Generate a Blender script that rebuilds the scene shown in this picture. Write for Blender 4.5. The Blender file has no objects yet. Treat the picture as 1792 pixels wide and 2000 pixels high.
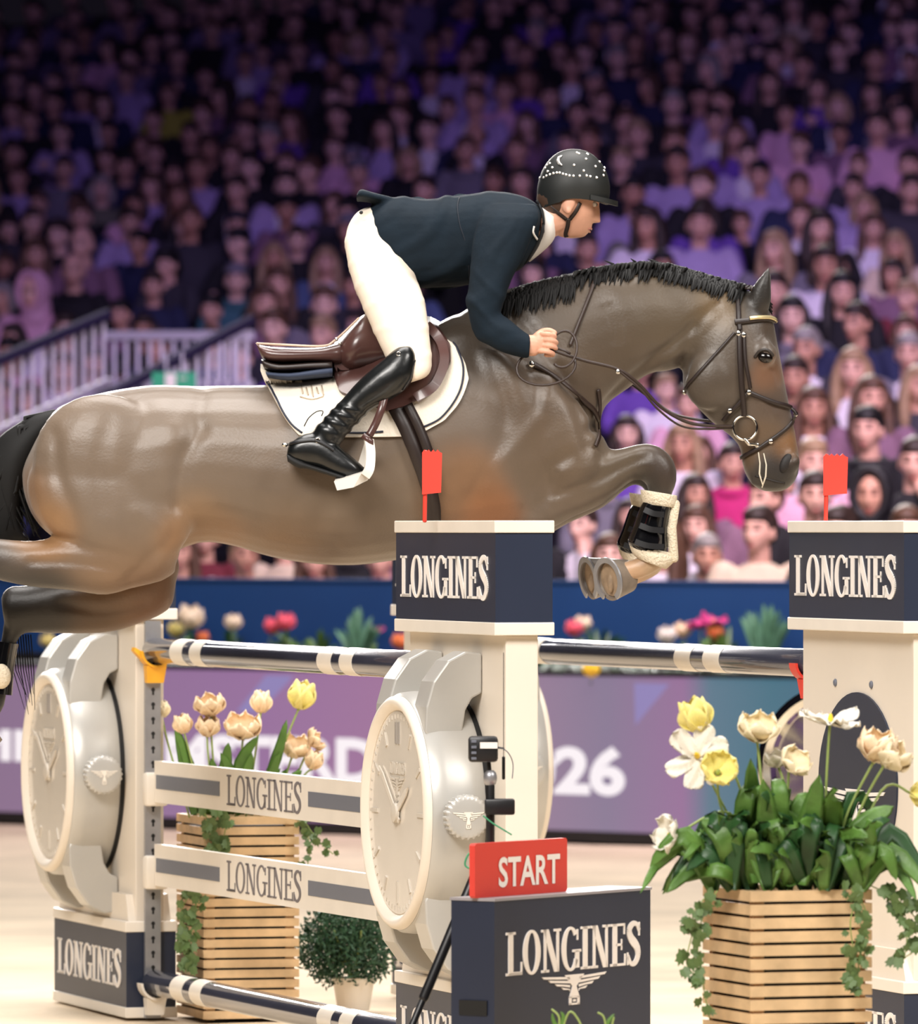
import bpy, bmesh, math, random
import numpy as np
from mathutils import Vector, Matrix, Quaternion
from mathutils.bvhtree import BVHTree

random.seed(7)
RNG = np.random.default_rng(11)
C = bpy.context.scene.collection
SC = bpy.context.scene
R = math.radians

# ---------------------------------------------------------------- camera, light, exposure
F = 14763.0            # focal length in photograph pixels (1792 wide)
HC = 1.68              # eye height
HY = 1030.0            # horizon row
cam_d = bpy.data.cameras.new('camera')
cam = bpy.data.objects.new('camera', cam_d); C.objects.link(cam)
cam_d.sensor_fit = 'HORIZONTAL'; cam_d.sensor_width = 36.0
cam_d.lens = F / 1792.0 * 36.0
cam_d.clip_start = 1.0; cam_d.clip_end = 400.0
cam_d.shift_y = 30.0 / 1792.0
cam.location = (0, 0, HC); cam.rotation_euler = (R(90), 0, 0)
cam_d.dof.use_dof = True; cam_d.dof.focus_distance = 22.8; cam_d.dof.aperture_fstop = 5.8
SC.camera = cam

w = bpy.data.worlds.new('hall'); SC.world = w; w.use_nodes = True
w.node_tree.nodes['Background'].inputs[0].default_value = (0.30, 0.24, 0.42, 1)
w.node_tree.nodes['Background'].inputs[1].default_value = 0.018

def area(name, loc, target, sx, sy, energy, col, spread=180):
    d = bpy.data.lights.new(name, 'AREA'); d.shape = 'RECTANGLE'; d.size = sx; d.size_y = sy
    d.energy = energy; d.color = col; d.spread = R(spread)
    o = bpy.data.objects.new(name, d); C.objects.link(o); o.location = loc
    o.rotation_euler = (Vector(target) - Vector(loc)).to_track_quat('-Z', 'Y').to_euler()
    return o
area('arena_flood_front', (-5, 10, 11), (0, 24, 1.2), 9, 5, 480, (1.0, 0.955, 0.905), 62)
area('arena_flood_right', (9, 15, 10), (0.5, 25, 1.0), 6, 4, 230, (1.0, 0.955, 0.905), 70)
area('arena_flood_top', (0, 26, 12), (0, 25, 0), 10, 8, 1050, (1.0, 0.955, 0.915), 110)
area('arena_flood_far', (2, 35, 11), (1, 42, 0.5), 9, 4, 400, (1.0, 0.90, 0.90), 84)
area('stand_wash_low', (6, 33, 9), (4.5, 44.5, 1.2), 10, 3, 300, (0.97, 0.68, 0.92), 58)
area('stand_wash_high', (2, 36, 13), (4, 54, 3.2), 14, 3, 385, (0.46, 0.33, 1.0), 74)
area('arena_flood_back', (-5, 64, 12.5), (0, 24, 1.0), 24, 3, 1000, (1.0, 0.95, 0.92), 40)

vs = SC.view_settings
SC.display_settings.display_device = 'sRGB'
vs.view_transform = 'Standard'; vs.look = 'None'; vs.gamma = 1.0; vs.exposure = 0.0
vs.use_curve_mapping = False

# ---------------------------------------------------------------- helpers
def P(px, py, d):
    """the point at depth d that the photograph shows at pixel (px, py)"""
    return Vector(((px - 896.0) * d / F, d, HC + (HY - py) * d / F))

def lin(r, g, b):
    f = lambda c: c / 12.92 if c <= 0.04045 else ((c + 0.055) / 1.055) ** 2.4
    return (f(r / 255), f(g / 255), f(b / 255), 1.0)

MATS = {}
def mat(name, col, rough=0.5, metal=0.0, bump=0.0, bscale=80, var=0.0, vscale=6.0, coat=0.0, sheen=0.0, attr=None, objcol=False, spec=0.5):
    if name in MATS: return MATS[name]
    m = bpy.data.materials.new(name); m.use_nodes = True
    nt = m.node_tree; b = nt.nodes['Principled BSDF']
    b.inputs['Base Color'].default_value = col
    b.inputs['Roughness'].default_value = rough; b.inputs['Metallic'].default_value = metal
    b.inputs['Coat Weight'].default_value = coat; b.inputs['Sheen Weight'].default_value = sheen
    b.inputs['Specular IOR Level'].default_value = spec
    src = None
    if attr:
        a = nt.nodes.new('ShaderNodeAttribute'); a.attribute_name = attr; src = a.outputs['Color']
    if objcol:
        a = nt.nodes.new('ShaderNodeObjectInfo'); src = a.outputs['Color']
    tc = nt.nodes.new('ShaderNodeTexCoord')
    if var > 0:
        n = nt.nodes.new('ShaderNodeTexNoise'); n.inputs['Scale'].default_value = vscale; n.inputs['Detail'].default_value = 5
        nt.links.new(tc.outputs['Object'], n.inputs['Vector'])
        mp = nt.nodes.new('ShaderNodeMapRange'); mp.inputs[1].default_value = 0.3; mp.inputs[2].default_value = 0.7
        mp.inputs[3].default_value = 1 - var; mp.inputs[4].default_value = 1 + var
        nt.links.new(n.outputs['Fac'], mp.inputs[0])
        mx = nt.nodes.new('ShaderNodeMix'); mx.data_type = 'RGBA'; mx.blend_type = 'MULTIPLY'; mx.inputs[0].default_value = 1
        if src is not None: nt.links.new(src, mx.inputs[6])
        else: mx.inputs[6].default_value = col
        nt.links.new(mp.outputs[0], mx.inputs[7]); src = mx.outputs[2]
    if src is not None: nt.links.new(src, b.inputs['Base Color'])
    if bump > 0:
        n2 = nt.nodes.new('ShaderNodeTexNoise'); n2.inputs['Scale'].default_value = bscale; n2.inputs['Detail'].default_value = 6
        nt.links.new(tc.outputs['Object'], n2.inputs['Vector'])
        bp = nt.nodes.new('ShaderNodeBump'); bp.inputs['Strength'].default_value = bump; bp.inputs['Distance'].default_value = 0.01
        nt.links.new(n2.outputs['Fac'], bp.inputs['Height']); nt.links.new(bp.outputs[0], b.inputs['Normal'])
    MATS[name] = m
    return m

ROOTM = {}
def props(o, label=None, cat=None, group=None, kind=None):
    if label: o['label'] = label
    if cat: o['category'] = cat
    if group: o['group'] = group
    if kind: o['kind'] = kind
    return o
def thing(name, label, cat, loc=(0, 0, 0), rz=0.0, group=None):
    o = bpy.data.objects.new(name, None); C.objects.link(o)
    o.location = loc; o.rotation_euler = (0, 0, rz); o.empty_display_size = 0.1
    ROOTM[o.name] = Matrix.Translation(Vector(loc)) @ Matrix.Rotation(rz, 4, 'Z')
    return props(o, label, cat, group)

class MB:
    """collects shapes, links them as ONE mesh object"""
    def __init__(s): s.v = []; s.f = []; s.mi = []; s.cur = 0
    def add(s, v, f, mi=None):
        n = len(s.v); s.v.extend([tuple(p) for p in v]); s.f.extend([tuple(i + n for i in q) for q in f])
        s.mi.extend([s.cur if mi is None else mi] * len(f)); return s
    def box(s, x0, x1, y0, y1, z0, z1, M=None, mi=None, bev=0.0):
        if bev <= 0:
            v = [(x, y, z) for x in (x0, x1) for y in (y0, y1) for z in (z0, z1)]
            f = [(0, 1, 3, 2), (4, 6, 7, 5), (0, 4, 5, 1), (2, 3, 7, 6), (0, 2, 6, 4), (1, 5, 7, 3)]
        else:
            bm = bmesh.new(); bmesh.ops.create_cube(bm, size=1)
            for q in bm.verts: q.co = Vector(((x0 + x1) / 2 + q.co.x * (x1 - x0), (y0 + y1) / 2 + q.co.y * (y1 - y0), (z0 + z1) / 2 + q.co.z * (z1 - z0)))
            bmesh.ops.bevel(bm, geom=list(bm.edges), offset=bev, segments=2, affect='EDGES', profile=0.5)
            bm.verts.index_update(); v = [q.co.copy() for q in bm.verts]; f = [[q.index for q in g.verts] for g in bm.faces]; bm.free()
        if M is not None: v = [M @ Vector(p) for p in v]
        return s.add(v, f, mi)
    def prism(s, poly, fn, t0, t1, mi=None):
        """polygon (u,v) list -> fn(u,v,t) for t in t0,t1, closed"""
        n = len(poly)
        v = [fn(u, w_, t0) for u, w_ in poly] + [fn(u, w_, t1) for u, w_ in poly]
        f = [tuple(range(n))[::-1], tuple(range(n, 2 * n))] + [(i, (i + 1) % n, (i + 1) % n + n, i + n) for i in range(n)]
        return s.add(v, f, mi)
    def loft(s, rings, closed_ends=True, mi=None):
        n = len(rings[0]); v = [p for r in rings for p in r]; f = []
        for i in range(len(rings) - 1):
            for j in range(n):
                a, b = i * n + j, i * n + (j + 1) % n
                f.append((a, b, b + n, a + n))
        if closed_ends:
            v.append(sum((Vector(p) for p in rings[0]), Vector()) / n); v.append(sum((Vector(p) for p in rings[-1]), Vector()) / n)
            k = len(v); o = (len(rings) - 1) * n
            for j in range(n):
                f.append((k - 2, (j + 1) % n, j)); f.append((k - 1, o + j, o + (j + 1) % n))
        return s.add(v, f, mi)
    def tube(s, pts, rad, n=10, mi=None, cap=True):
        pts = [Vector(p) for p in pts]
        if not hasattr(rad, '__len__'): rad = [rad] * len(pts)
        tang = []
        for i in range(len(pts)):
            t = pts[min(i + 1, len(pts) - 1)] - pts[max(i - 1, 0)]
            tang.append(t.normalized() if t.length > 1e-9 else Vector((0, 0, 1)))
        up = Vector((0, 0, 1)) if abs(tang[0].z) < 0.9 else Vector((1, 0, 0))
        u = tang[0].cross(up).normalized(); rings = []
        def ring(c, t, uu, r): 
            vv = t.cross(uu).normalized()
            return [c + uu * (r * math.cos(2 * math.pi * k / n)) + vv * (r * math.sin(2 * math.pi * k / n)) for k in range(n)]
        for i, p in enumerate(pts):
            t = tang[i]; u = (u - t * u.dot(t)); u = u.normalized() if u.length > 1e-6 else t.orthogonal().normalized()
            r = rad[i]
            if i == 0 and cap: rings += [ring(p - t * r * 0.85, t, u, r * 0.5), ring(p - t * r * 0.5, t, u, r * 0.86)]
            rings.append(ring(p, t, u, r))
            if i == len(pts) - 1 and cap: rings += [ring(p + t * r * 0.5, t, u, r * 0.86), ring(p + t * r * 0.85, t, u, r * 0.5)]
        return s.loft(rings, True, mi)
    def ell(s, c, r, M=None, nu=16, nv=10, mi=None):
        rings = []
        for i in range(nv + 1):
            a = -math.pi / 2 + math.pi * (i + 0.5 if i == 0 else i - 0.5 if i == nv else i) / nv
            rings.append([Vector((r[0] * math.cos(a) * math.cos(2 * math.pi * k / nu), r[1] * math.cos(a) * math.sin(2 * math.pi * k / nu), r[2] * math.sin(a))) for k in range(nu)])
        if M is not None: rings = [[M @ p for p in q] for q in rings]
        c = Vector(c)
        return s.loft([[p + c for p in q] for q in rings], True, mi)
    def ribbon(s, pts, nrm, w_, th, mi=None):
        """flat strap of width w_ and thickness th along pts; nrm = outward normals"""
        pts = [Vector(p) for p in pts]; rings = []
        for i, p in enumerate(pts):
            t = (pts[min(i + 1, len(pts) - 1)] - pts[max(i - 1, 0)]).normalized()
            nn = Vector(nrm[i] if hasattr(nrm, '__len__') and not isinstance(nrm, Vector) else nrm)
            nn = (nn - t * nn.dot(t)).normalized(); b = t.cross(nn)
            ww = (w_[i] if hasattr(w_, '__len__') else w_) / 2
            rings.append([p + b * ww, p + b * ww + nn * th, p - b * ww + nn * th, p - b * ww])
        return s.loft(rings, True, mi)
    def build(s, name, mats, parent=None, smooth=False, world=True, angle=None):
        me = bpy.data.meshes.new(name)
        v = s.v
        if parent is not None and world:
            M = ROOTM[parent.name].inverted(); v = [tuple(M @ Vector(p)) for p in v]
        me.from_pydata([tuple(p) for p in v], [], s.f)
        if not isinstance(mats, (list, tuple)): mats = [mats]
        for m in mats: me.materials.append(m)
        if len(mats) > 1: me.polygons.foreach_set('material_index', s.mi)
        bm = bmesh.new(); bm.from_mesh(me); bmesh.ops.recalc_face_normals(bm, faces=bm.faces); bm.to_mesh(me); bm.free()
        if smooth:
            me.polygons.foreach_set('use_smooth', [True] * len(me.polygons))
            if angle: me.set_sharp_from_angle(angle=R(angle))
        o = bpy.data.objects.new(name, me); C.objects.link(o)
        if parent is not None:
            o.parent = parent; ROOTM[o.name] = ROOTM[parent.name] if world else Matrix()
        else: ROOTM[o.name] = Matrix()
        return o

def catmull(pts, k):
    """Catmull-Rom through tuples of equal length"""
    p = [np.array(q, float) for q in pts]; out = []
    for i in range(len(p) - 1):
        a = p[max(i - 1, 0)]; b = p[i]; c = p[i + 1]; d = p[min(i + 2, len(p) - 1)]
        for j in range(k):
            t = j / k
            out.append(0.5 * ((2 * b) + (-a + c) * t + (2 * a - 5 * b + 4 * c - d) * t * t + (-a + 3 * b - 3 * c + d) * t ** 3))
    out.append(p[-1]); return out

def secloft(mb, st, D, k=3, n=24, e=2.2, side=0):
    """stations ((ax,ay),(bx,by),halfwidth[,dy]) : silhouette pixel pairs at depth D+dy -> closed loft"""
    rows = catmull([(a[0], a[1], b[0], b[1], h, (r[0] if r else side)) for a, b, h, *r in st], k); rings = []
    for ax, ay, bx, by, h, dy in rows:
        A = P(ax, ay, D + dy); B = P(bx, by, D + dy); c = (A + B) / 2; u = (A - B) / 2; h = max(h, 0.004)
        rg = []
        for q in range(n):
            t = 2 * math.pi * q / n; ct, st_ = math.cos(t), math.sin(t)
            x = math.copysign(abs(ct) ** (2 / e), ct); y = math.copysign(abs(st_) ** (2 / e), st_)
            rg.append(c + u * x + Vector((0, h * y, 0)))
        rings.append(rg)
    mb.loft(rings); return mb

def fuse_arrays(mb, voxel, smooth=2, lam=0.5):
    """union of overlapping closed shapes as one continuous surface"""
    me = bpy.data.meshes.new('tmp'); me.from_pydata([tuple(p) for p in mb.v], [], mb.f)
    bm = bmesh.new(); bm.from_mesh(me); bmesh.ops.recalc_face_normals(bm, faces=bm.faces); bm.to_mesh(me); bm.free()
    o = bpy.data.objects.new('tmp', me); C.objects.link(o)
    md = o.modifiers.new('r', 'REMESH'); md.mode = 'VOXEL'; md.voxel_size = voxel; md.adaptivity = 0
    dg = bpy.context.evaluated_depsgraph_get(); ev = o.evaluated_get(dg); m2 = bpy.data.meshes.new_from_object(ev)
    n = len(m2.vertices); co = np.empty(n * 3); m2.vertices.foreach_get('co', co); co = co.reshape(-1, 3)
    ed = np.empty(len(m2.edges) * 2, dtype=np.int64); m2.edges.foreach_get('vertices', ed); ed = ed.reshape(-1, 2)
    polys = [tuple(p.vertices) for p in m2.polygons]
    deg = np.bincount(ed.ravel(), minlength=n).astype(float)[:, None]; deg[deg == 0] = 1
    for it in range(smooth):
        for l in (lam, -lam * 0.92) if smooth > 3 else (lam,):
            acc = np.zeros_like(co)
            np.add.at(acc, ed[:, 0], co[ed[:, 1]]); np.add.at(acc, ed[:, 1], co[ed[:, 0]])
            co = co + l * (acc / deg - co)
    bpy.data.objects.remove(o); bpy.data.meshes.remove(me); bpy.data.meshes.remove(m2)
    return co, polys

def joined(name, parts, mats, parent, smooth=3):
    """several unions at their own fineness in one mesh object (they overlap inside the clothing)"""
    allv, allp, off = [], [], 0
    for mb, vox in parts:
        co, po = fuse_arrays(mb, vox, smooth); allv.append(co); allp += [tuple(i + off for i in p) for p in po]; off += len(co)
    co = np.concatenate(allv); M = np.array(ROOTM[parent.name].inverted()); v = co @ M[:3, :3].T + M[:3, 3]
    me = bpy.data.meshes.new(name); me.from_pydata(v.tolist(), [], allp); me.materials.append(mats); me.polygons.foreach_set('use_smooth', [True] * len(allp))
    o = bpy.data.objects.new(name, me); C.objects.link(o); o.parent = parent; ROOTM[o.name] = ROOTM[parent.name]
    return o, co, allp

def fused(name, mb, voxel, mats, parent=None, smooth=2, world=True, colfn=None, idxfn=None, disp=None):
    co, polys = fuse_arrays(mb, voxel, smooth)
    me = bpy.data.meshes.new(name); v = co
    if parent is not None and world:
        M = np.array(ROOTM[parent.name].inverted()); v = co @ M[:3, :3].T + M[:3, 3]
    me.from_pydata(v.tolist(), [], polys)
    if not isinstance(mats, (list, tuple)): mats = [mats]
    for m in mats: me.materials.append(m)
    me.polygons.foreach_set('use_smooth', [True] * len(polys))
    if disp is not None:
        nv_ = np.empty(len(co) * 3); me.vertices.foreach_get('normal', nv_); nv_ = nv_.reshape(-1, 3)
        v = np.asarray(v) + nv_ * disp(co)[:, None]; me.vertices.foreach_set('co', v.ravel()); me.update()
    if colfn is not None:
        a = me.color_attributes.new('Col', 'FLOAT_COLOR', 'POINT'); col = np.ones((len(co), 4)); col[:, :3] = colfn(co)
        a.data.foreach_set('color', col.ravel())
    if idxfn is not None:
        cen = np.array([co[list(p)].mean(axis=0) for p in polys]); me.polygons.foreach_set('material_index', idxfn(cen).astype(np.int32))
    o = bpy.data.objects.new(name, me); C.objects.link(o)
    if parent is not None:
        o.parent = parent; ROOTM[o.name] = ROOTM[parent.name] if world else Matrix()
    else: ROOTM[o.name] = Matrix()
    return o, co, polys

# ---- lettering: slab-serif capitals as polygons in a unit-height box
def q4(x0, y0, x1, y1): return [(x0, y0), (x1, y0), (x1, y1), (x0, y1)]
def ring_segs(cx, cy, rx, ry, tx, ty, a0, a1, n=22):
    out = []
    for i in range(n):
        t0 = R(a0 + (a1 - a0) * i / n); t1 = R(a0 + (a1 - a0) * (i + 1) / n)
        o = lambda t: (cx + rx * math.cos(t), cy + ry * math.sin(t)); n_ = lambda t: (cx + (rx - tx) * math.cos(t), cy + (ry - ty) * math.sin(t))
        out.append([o(t0), o(t1), n_(t1), n_(t0)])
    return out
def path_segs(pts, wid):
    out = []; pts = catmull(pts, 6)
    for i in range(len(pts) - 1):
        a, b = pts[i], pts[i + 1]; d = (b - a) / (np.linalg.norm(b - a) + 1e-9); n_ = np.array([-d[1], d[0]])
        w0 = wid(i / (len(pts) - 1)); w1 = wid((i + 1) / (len(pts) - 1))
        out.append([tuple(a - n_ * w0), tuple(b - n_ * w1), tuple(b + n_ * w1), tuple(a + n_ * w0)])
    return out
def serif_word(word, bold=0.17):
    b, th, s = bold, bold * 0.52, 0.06; x = 0; polys = []
    for ch in word:
        g = []
        if ch == 'L':
            wd = 0.60; g = [q4(.09, 0, .09 + b, 1), q4(0, 1 - s, .18 + b, 1), q4(0, 0, wd, s), [(wd - .05, 0), (wd, 0), (wd + .01, .3), (wd - .04, .3)], q4(.2, 0, wd, s * 1.3)]
        elif ch == 'O':
            wd = 0.66; g = ring_segs(.33, .5, .33, .52, b, s * 1.1, 0, 360, 30)
        elif ch == 'N':
            wd = 0.74; g = [q4(.1, 0, .1 + th, 1), q4(0, 0, .2 + th, s), q4(.58, 0, .58 + th, 1), q4(.48, 1 - s, .70 + th * .5, 1), [(.06, 1), (.1 + b, 1), (.58 + th, 0), (.58 + th - b, 0)], q4(0, 1 - s, .2, 1)]
        elif ch == 'G':
            wd = 0.70; g = ring_segs(.34, .5, .34, .52, b, s * 1.1, 42, 330, 26) + [q4(.52, .05, .52 + b * .9, .46), q4(.42, .42, .74, .42 + s), q4(.58, .70, .63, .95)]
        elif ch == 'I':
            wd = 0.34; g = [q4(.085, 0, .085 + b, 1), q4(0, 0, wd, s), q4(0, 1 - s, wd, 1)]
        elif ch == 'E':
            wd = 0.60; g = [q4(.09, 0, .09 + b, 1), q4(0, 0, wd, s), q4(0, 1 - s, wd - .03, 1), q4(.2, .47, .46, .47 + s), q4(.42, .37, .46, .63), q4(wd - .05, 0, wd, .28), q4(wd - .08, .74, wd - .03, 1)]
        elif ch == 'S':
            wd = 0.56; g = path_segs([(.50, .80), (.40, .95), (.24, .965), (.11, .83), (.17, .64), (.40, .42), (.45, .22), (.33, .045), (.16, .04), (.05, .22)], lambda t: b * (0.22 + 0.36 * max(0, 1 - abs(t - .5) * 2.6)) + .015)
            g += [q4(.47, .68, .52, 1.0), q4(.02, 0, .07, .3)]
        polys += [[(px + x, py) for px, py in p] for p in g]; x += wd + 0.035
    return polys, x - 0.035
def winged_logo():
    """winged hourglass: 4 stacked feather bars each side, hourglass in the middle (unit width 2)"""
    g = []
    for k in range(4):
        y = -0.13 * k; xo = 1.0 - 0.2 * k
        for sg in (-1, 1):
            g.append([(sg * .14, y - .15), (sg * .14, y - .07), (sg * xo, y), (sg * (xo - .06), y - .08), (sg * (xo - .25), y - .10)])
    g += [[(-.3, 0), (.3, 0), (.06, -.38), (-.06, -.38)], [(-.06, -.38), (.06, -.38), (.15, -.72), (-.15, -.72)], q4(-.16, -.98, -.09, -.7), q4(.09, -.98, .16, -.7), q4(-.16, -.98, .16, -.92), q4(-.16, -.76, .16, -.7), q4(-.04, -.88, .04, -.8)]
    return g
def put_polys(mb, polys, origin, U, V, th=0.004, mi=None):
    U = Vector(U); V = Vector(V); N = U.cross(V).normalized(); origin = Vector(origin)
    for p in polys:
        mb.prism(p, lambda a, b_, t: origin + U * a + V * b_ + N * t, 0.0, th, mi)
    return mb
def sans_word(body, name, material, parent, origin, U, V, width, height, offset=0.0, th=0.004):
    """sans lettering from the built-in font, fitted to width x height"""
    cu = bpy.data.curves.new(name, 'FONT'); cu.body = body; cu.offset = offset; cu.resolution_u = 4
    o = bpy.data.objects.new(name, cu); C.objects.link(o)
    dg = bpy.context.evaluated_depsgraph_get(); me = bpy.data.meshes.new_from_object(o.evaluated_get(dg))
    v = np.array([p.co[:] for p in me.vertices]); f = [tuple(p.vertices) for p in me.polygons]
    bpy.data.objects.remove(o); bpy.data.curves.remove(cu)
    lo, hi = v.min(0), v.max(0); U = Vector(U).normalized(); V = Vector(V).normalized(); N = U.cross(V); origin = Vector(origin)
    mb = MB(); 
    mb.add([origin + U * float((p[0] - lo[0]) / (hi[0] - lo[0]) * width) + V * float((p[1] - lo[1]) / (hi[1] - lo[1]) * height) + N * th for p in v], f)
    ob = mb.build(name, material, parent)
    return ob

def poly_smooth(pts, k=4): return [tuple(q) for q in catmull(pts, k)]
# ---------------------------------------------------------------- materials
WHITE = mat('white_paint', lin(232, 224, 212), 0.35, var=0.04)
CREAM = mat('cream_panel', lin(226, 216, 202), 0.4, var=0.04, vscale=2)
NAVY = mat('navy_paint', lin(34, 42, 62), 0.4, var=0.08, vscale=3)
GREYBAND = mat('grey_blue_band', lin(104, 108, 120), 0.45)
SILVER = mat('silver_case', lin(186, 184, 179), 0.34, 0.25, var=0.03)
STEEL = mat('galvanised_steel', lin(160, 160, 164), 0.35, 0.6, var=0.08, vscale=20)
CHROME = mat('chrome', lin(220, 218, 212), 0.12, 1.0)
BLACKP = mat('black_plastic', lin(22, 22, 25), 0.4)
BLACKR = mat('black_rubber', lin(12, 12, 13), 0.7)
LETW = mat('white_lettering', lin(238, 232, 226), 0.5)
LETG = mat('grey_lettering', lin(112, 106, 108), 0.5)
RED = mat('red_plastic', lin(222, 62, 48), 0.45)
REDSIGN = mat('red_sign_board', lin(212, 66, 56), 0.4, var=0.04, vscale=4)
YELLOWP = mat('yellow_plastic', lin(235, 170, 40), 0.45)
WOOD = mat('pine_slat', lin(214, 182, 140), 0.55, var=0.22, vscale=9, bump=0.15, bscale=60)
SOIL = mat('potting_soil', lin(46, 34, 26), 0.9, bump=0.6, bscale=50)

# ---------------------------------------------------------------- setting
def slab(name, x0, x1, y0, y1, z0, z1, m, kind='structure'):
    mb = MB(); mb.box(x0, x1, y0, y1, z0, z1); return props(mb.build(name, m), kind=kind)

sand = mat('arena_sand', lin(212, 193, 166), 0.95, var=0.14, vscale=1.6, bump=0.9, bscale=22)
nt = sand.node_tree
g = MB(); nx, ny = 60, 90
for i in range(nx + 1):
    for j in range(ny + 1):
        x = -20 + 40 * i / nx; y = 10 + 85 * j / ny
        g.v.append((x, y, 0.008 * math.sin(x * 5.1 + y * 3) * math.sin(y * 4.3 - x) - 0.012))
for i in range(nx):
    for j in range(ny):
        a = i * (ny + 1) + j; g.f.append((a, a + ny + 1, a + ny + 2, a + 1)); g.mi.append(0)
props(g.build('floor', sand, smooth=True), kind='structure', label='pale sand footing of the indoor arena')

TH = R(40)                                       # barrier and stand recede to the left
UV = Vector((math.cos(TH), -math.sin(TH), 0)); NV = Vector((math.sin(TH), math.cos(TH), 0)); Q0 = Vector((0, 40.9, 0))
def on_stand(px, v):
    """ground point at offset v behind the barrier face, under photograph column px"""
    k = (px - 896.0) / F
    y = (Q0.dot(NV) + v) / (k * NV.x + NV.y)
    return Vector((k * y, y, 0))
def z_at(py, y): return HC + (HY - py) * y / F
BM = Matrix.Translation(Q0) @ Matrix.Rotation(-TH, 4, 'Z')        # local x along the barrier, y behind it
def bthing(name, label, cat, along=0.0, v=0.0, z=0.0, group=None):
    p = Q0 + UV * along + NV * v; return thing(name, label, cat, (p.x, p.y, z), -TH, group)

# LED board: an emitting screen
led = bpy.data.materials.new('led_screen'); led.use_nodes = True
n_ = led.node_tree; bs = n_.nodes['Principled BSDF']; bs.inputs['Base Color'].default_value = (0.02, 0.02, 0.02, 1); bs.inputs['Roughness'].default_value = 0.35
tc = n_.nodes.new('ShaderNodeTexCoord'); sx = n_.nodes.new('ShaderNodeSeparateXYZ'); n_.links.new(tc.outputs['Object'], sx.inputs[0])
mr = n_.nodes.new('ShaderNodeMapRange'); mr.inputs[1].default_value = -3.6; mr.inputs[2].default_value = 3.4; n_.links.new(sx.outputs['X'], mr.inputs[0])
cr = n_.nodes.new('ShaderNodeValToRGB'); n_.links.new(mr.outputs[0], cr.inputs[0])
els = [(0.0, lin(128, 104, 130)), (0.3, lin(140, 104, 146)), (0.45, lin(150, 108, 144)), (0.585, lin(140, 116, 140)), (0.66, lin(126, 112, 138)), (0.735, lin(140, 104, 142)), (0.76, lin(84, 112, 130)), (0.82, lin(62, 104, 122)), (1.0, lin(56, 80, 112))]
while len(cr.color_ramp.elements) < len(els): cr.color_ramp.elements.new(0.5)
for e_, (p_, c_) in zip(cr.color_ramp.elements, els): e_.position = p_; e_.color = c_
n_.links.new(cr.outputs[0], bs.inputs['Emission Color']); bs.inputs['Emission Strength'].default_value = 1.12
def emit(name, col, s):
    m = mat(name, (0.02, 0.02, 0.02, 1), 0.4); b = m.node_tree.nodes['Principled BSDF']
    b.inputs['Emission Color'].default_value = col; b.inputs['Emission Strength'].default_value = s; return m
LEDW = emit('led_white', lin(255, 246, 250), 0.95); LEDL = emit('led_lilac', lin(160, 146, 205), 0.75)

bt = bthing('advertising_board', 'long purple glowing screen board with white lettering along the arena edge', 'board')
mb = MB(); mb.box(-5.5, 5.5, 0.0, 0.06, 0.06, 0.885, BM); mb.build('screen', led, bt)
mb = MB(); mb.box(-5.5, 5.5, 0.0, 0.30, 0.0, 0.058, BM); mb.box(-5.5, 5.5, 0.062, 0.30, 0.058, 0.885, BM); mb.box(-5.5, 5.5, -0.012, 0.32, 0.887, 0.915, BM); mb.build('frame', BLACKP, bt)
def bpt(px, py):
    p = on_stand(px, -0.004); d = p.y; return (p - Q0).dot(UV), z_at(py, d)
def bpoly(mb, pts, th=0.003):
    q = [bpt(*p) for p in pts]; mb.prism(q, lambda a, b_, t: BM @ Vector((a, -t, b_)), 0.001, 0.001 + th)
mb = MB(); bpoly(mb, [(519, 1319), (573, 1320), (505, 1392), (462, 1390)]); mb.build('stripe', LEDL, bt)
mb = MB(); bpoly(mb, [(1238, 1334), (1306, 1336), (1240, 1416)]); mb.build('stripe', LEDL, bt)
a0 = bpt(45, 1500)[0]; a1 = bpt(1222, 1500)[0]
p0 = BM @ Vector((a0, -0.004, 0.355)); 
def led_text(body, pl, pr, pyb, pyt):
    al, zb = bpt(pl, pyb); ar, zt = bpt(pr, pyt); zt = bpt(pl, pyt)[1]
    sans_word(body, 'lettering', LEDW, bt, BM @ Vector((al, -0.004, zb)), UV, (0, 0, 1), ar - al, zt - zb, 0.042, 0.003)
led_text('JUMPING', -255, 190, 1497, 1418)
led_text('AMSTERDAM', 240, 905, 1521, 1430)
led_text('2026', 946, 1221, 1548, 1452)

# navy barrier wall behind the flower trough
mb = MB(); mb.box(-6, 6, 0.95, 1.03, 0.0, 1.375, BM); mb.box(-6, 6, 0.94, 1.04, 1.375, 1.39, BM)
props(mb.build('wall_barrier', mat('navy_barrier', lin(30, 70, 120), 0.55, var=0.05, vscale=2)), kind='structure')
ft = bthing('flower_trough', 'long dark planting trough running along the top of the screen board', 'trough', 0, 0.62)
mb = MB(); mb.box(-5.5, 5.5, 0.33, 0.36, 0.0, 0.95, BM); mb.box(-5.5, 5.5, 0.88, 0.91, 0.0, 0.95, BM); mb.box(-5.5, -5.47, 0.36, 0.88, 0, 0.95, BM); mb.box(5.47, 5.5, 0.36, 0.88, 0, 0.95, BM)
mb.build('box', BLACKP, ft)
mb = MB(); mb.box(-5.46, 5.46, 0.365, 0.875, 0.80, 0.93, BM); mb.build('soil', SOIL, ft)

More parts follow.
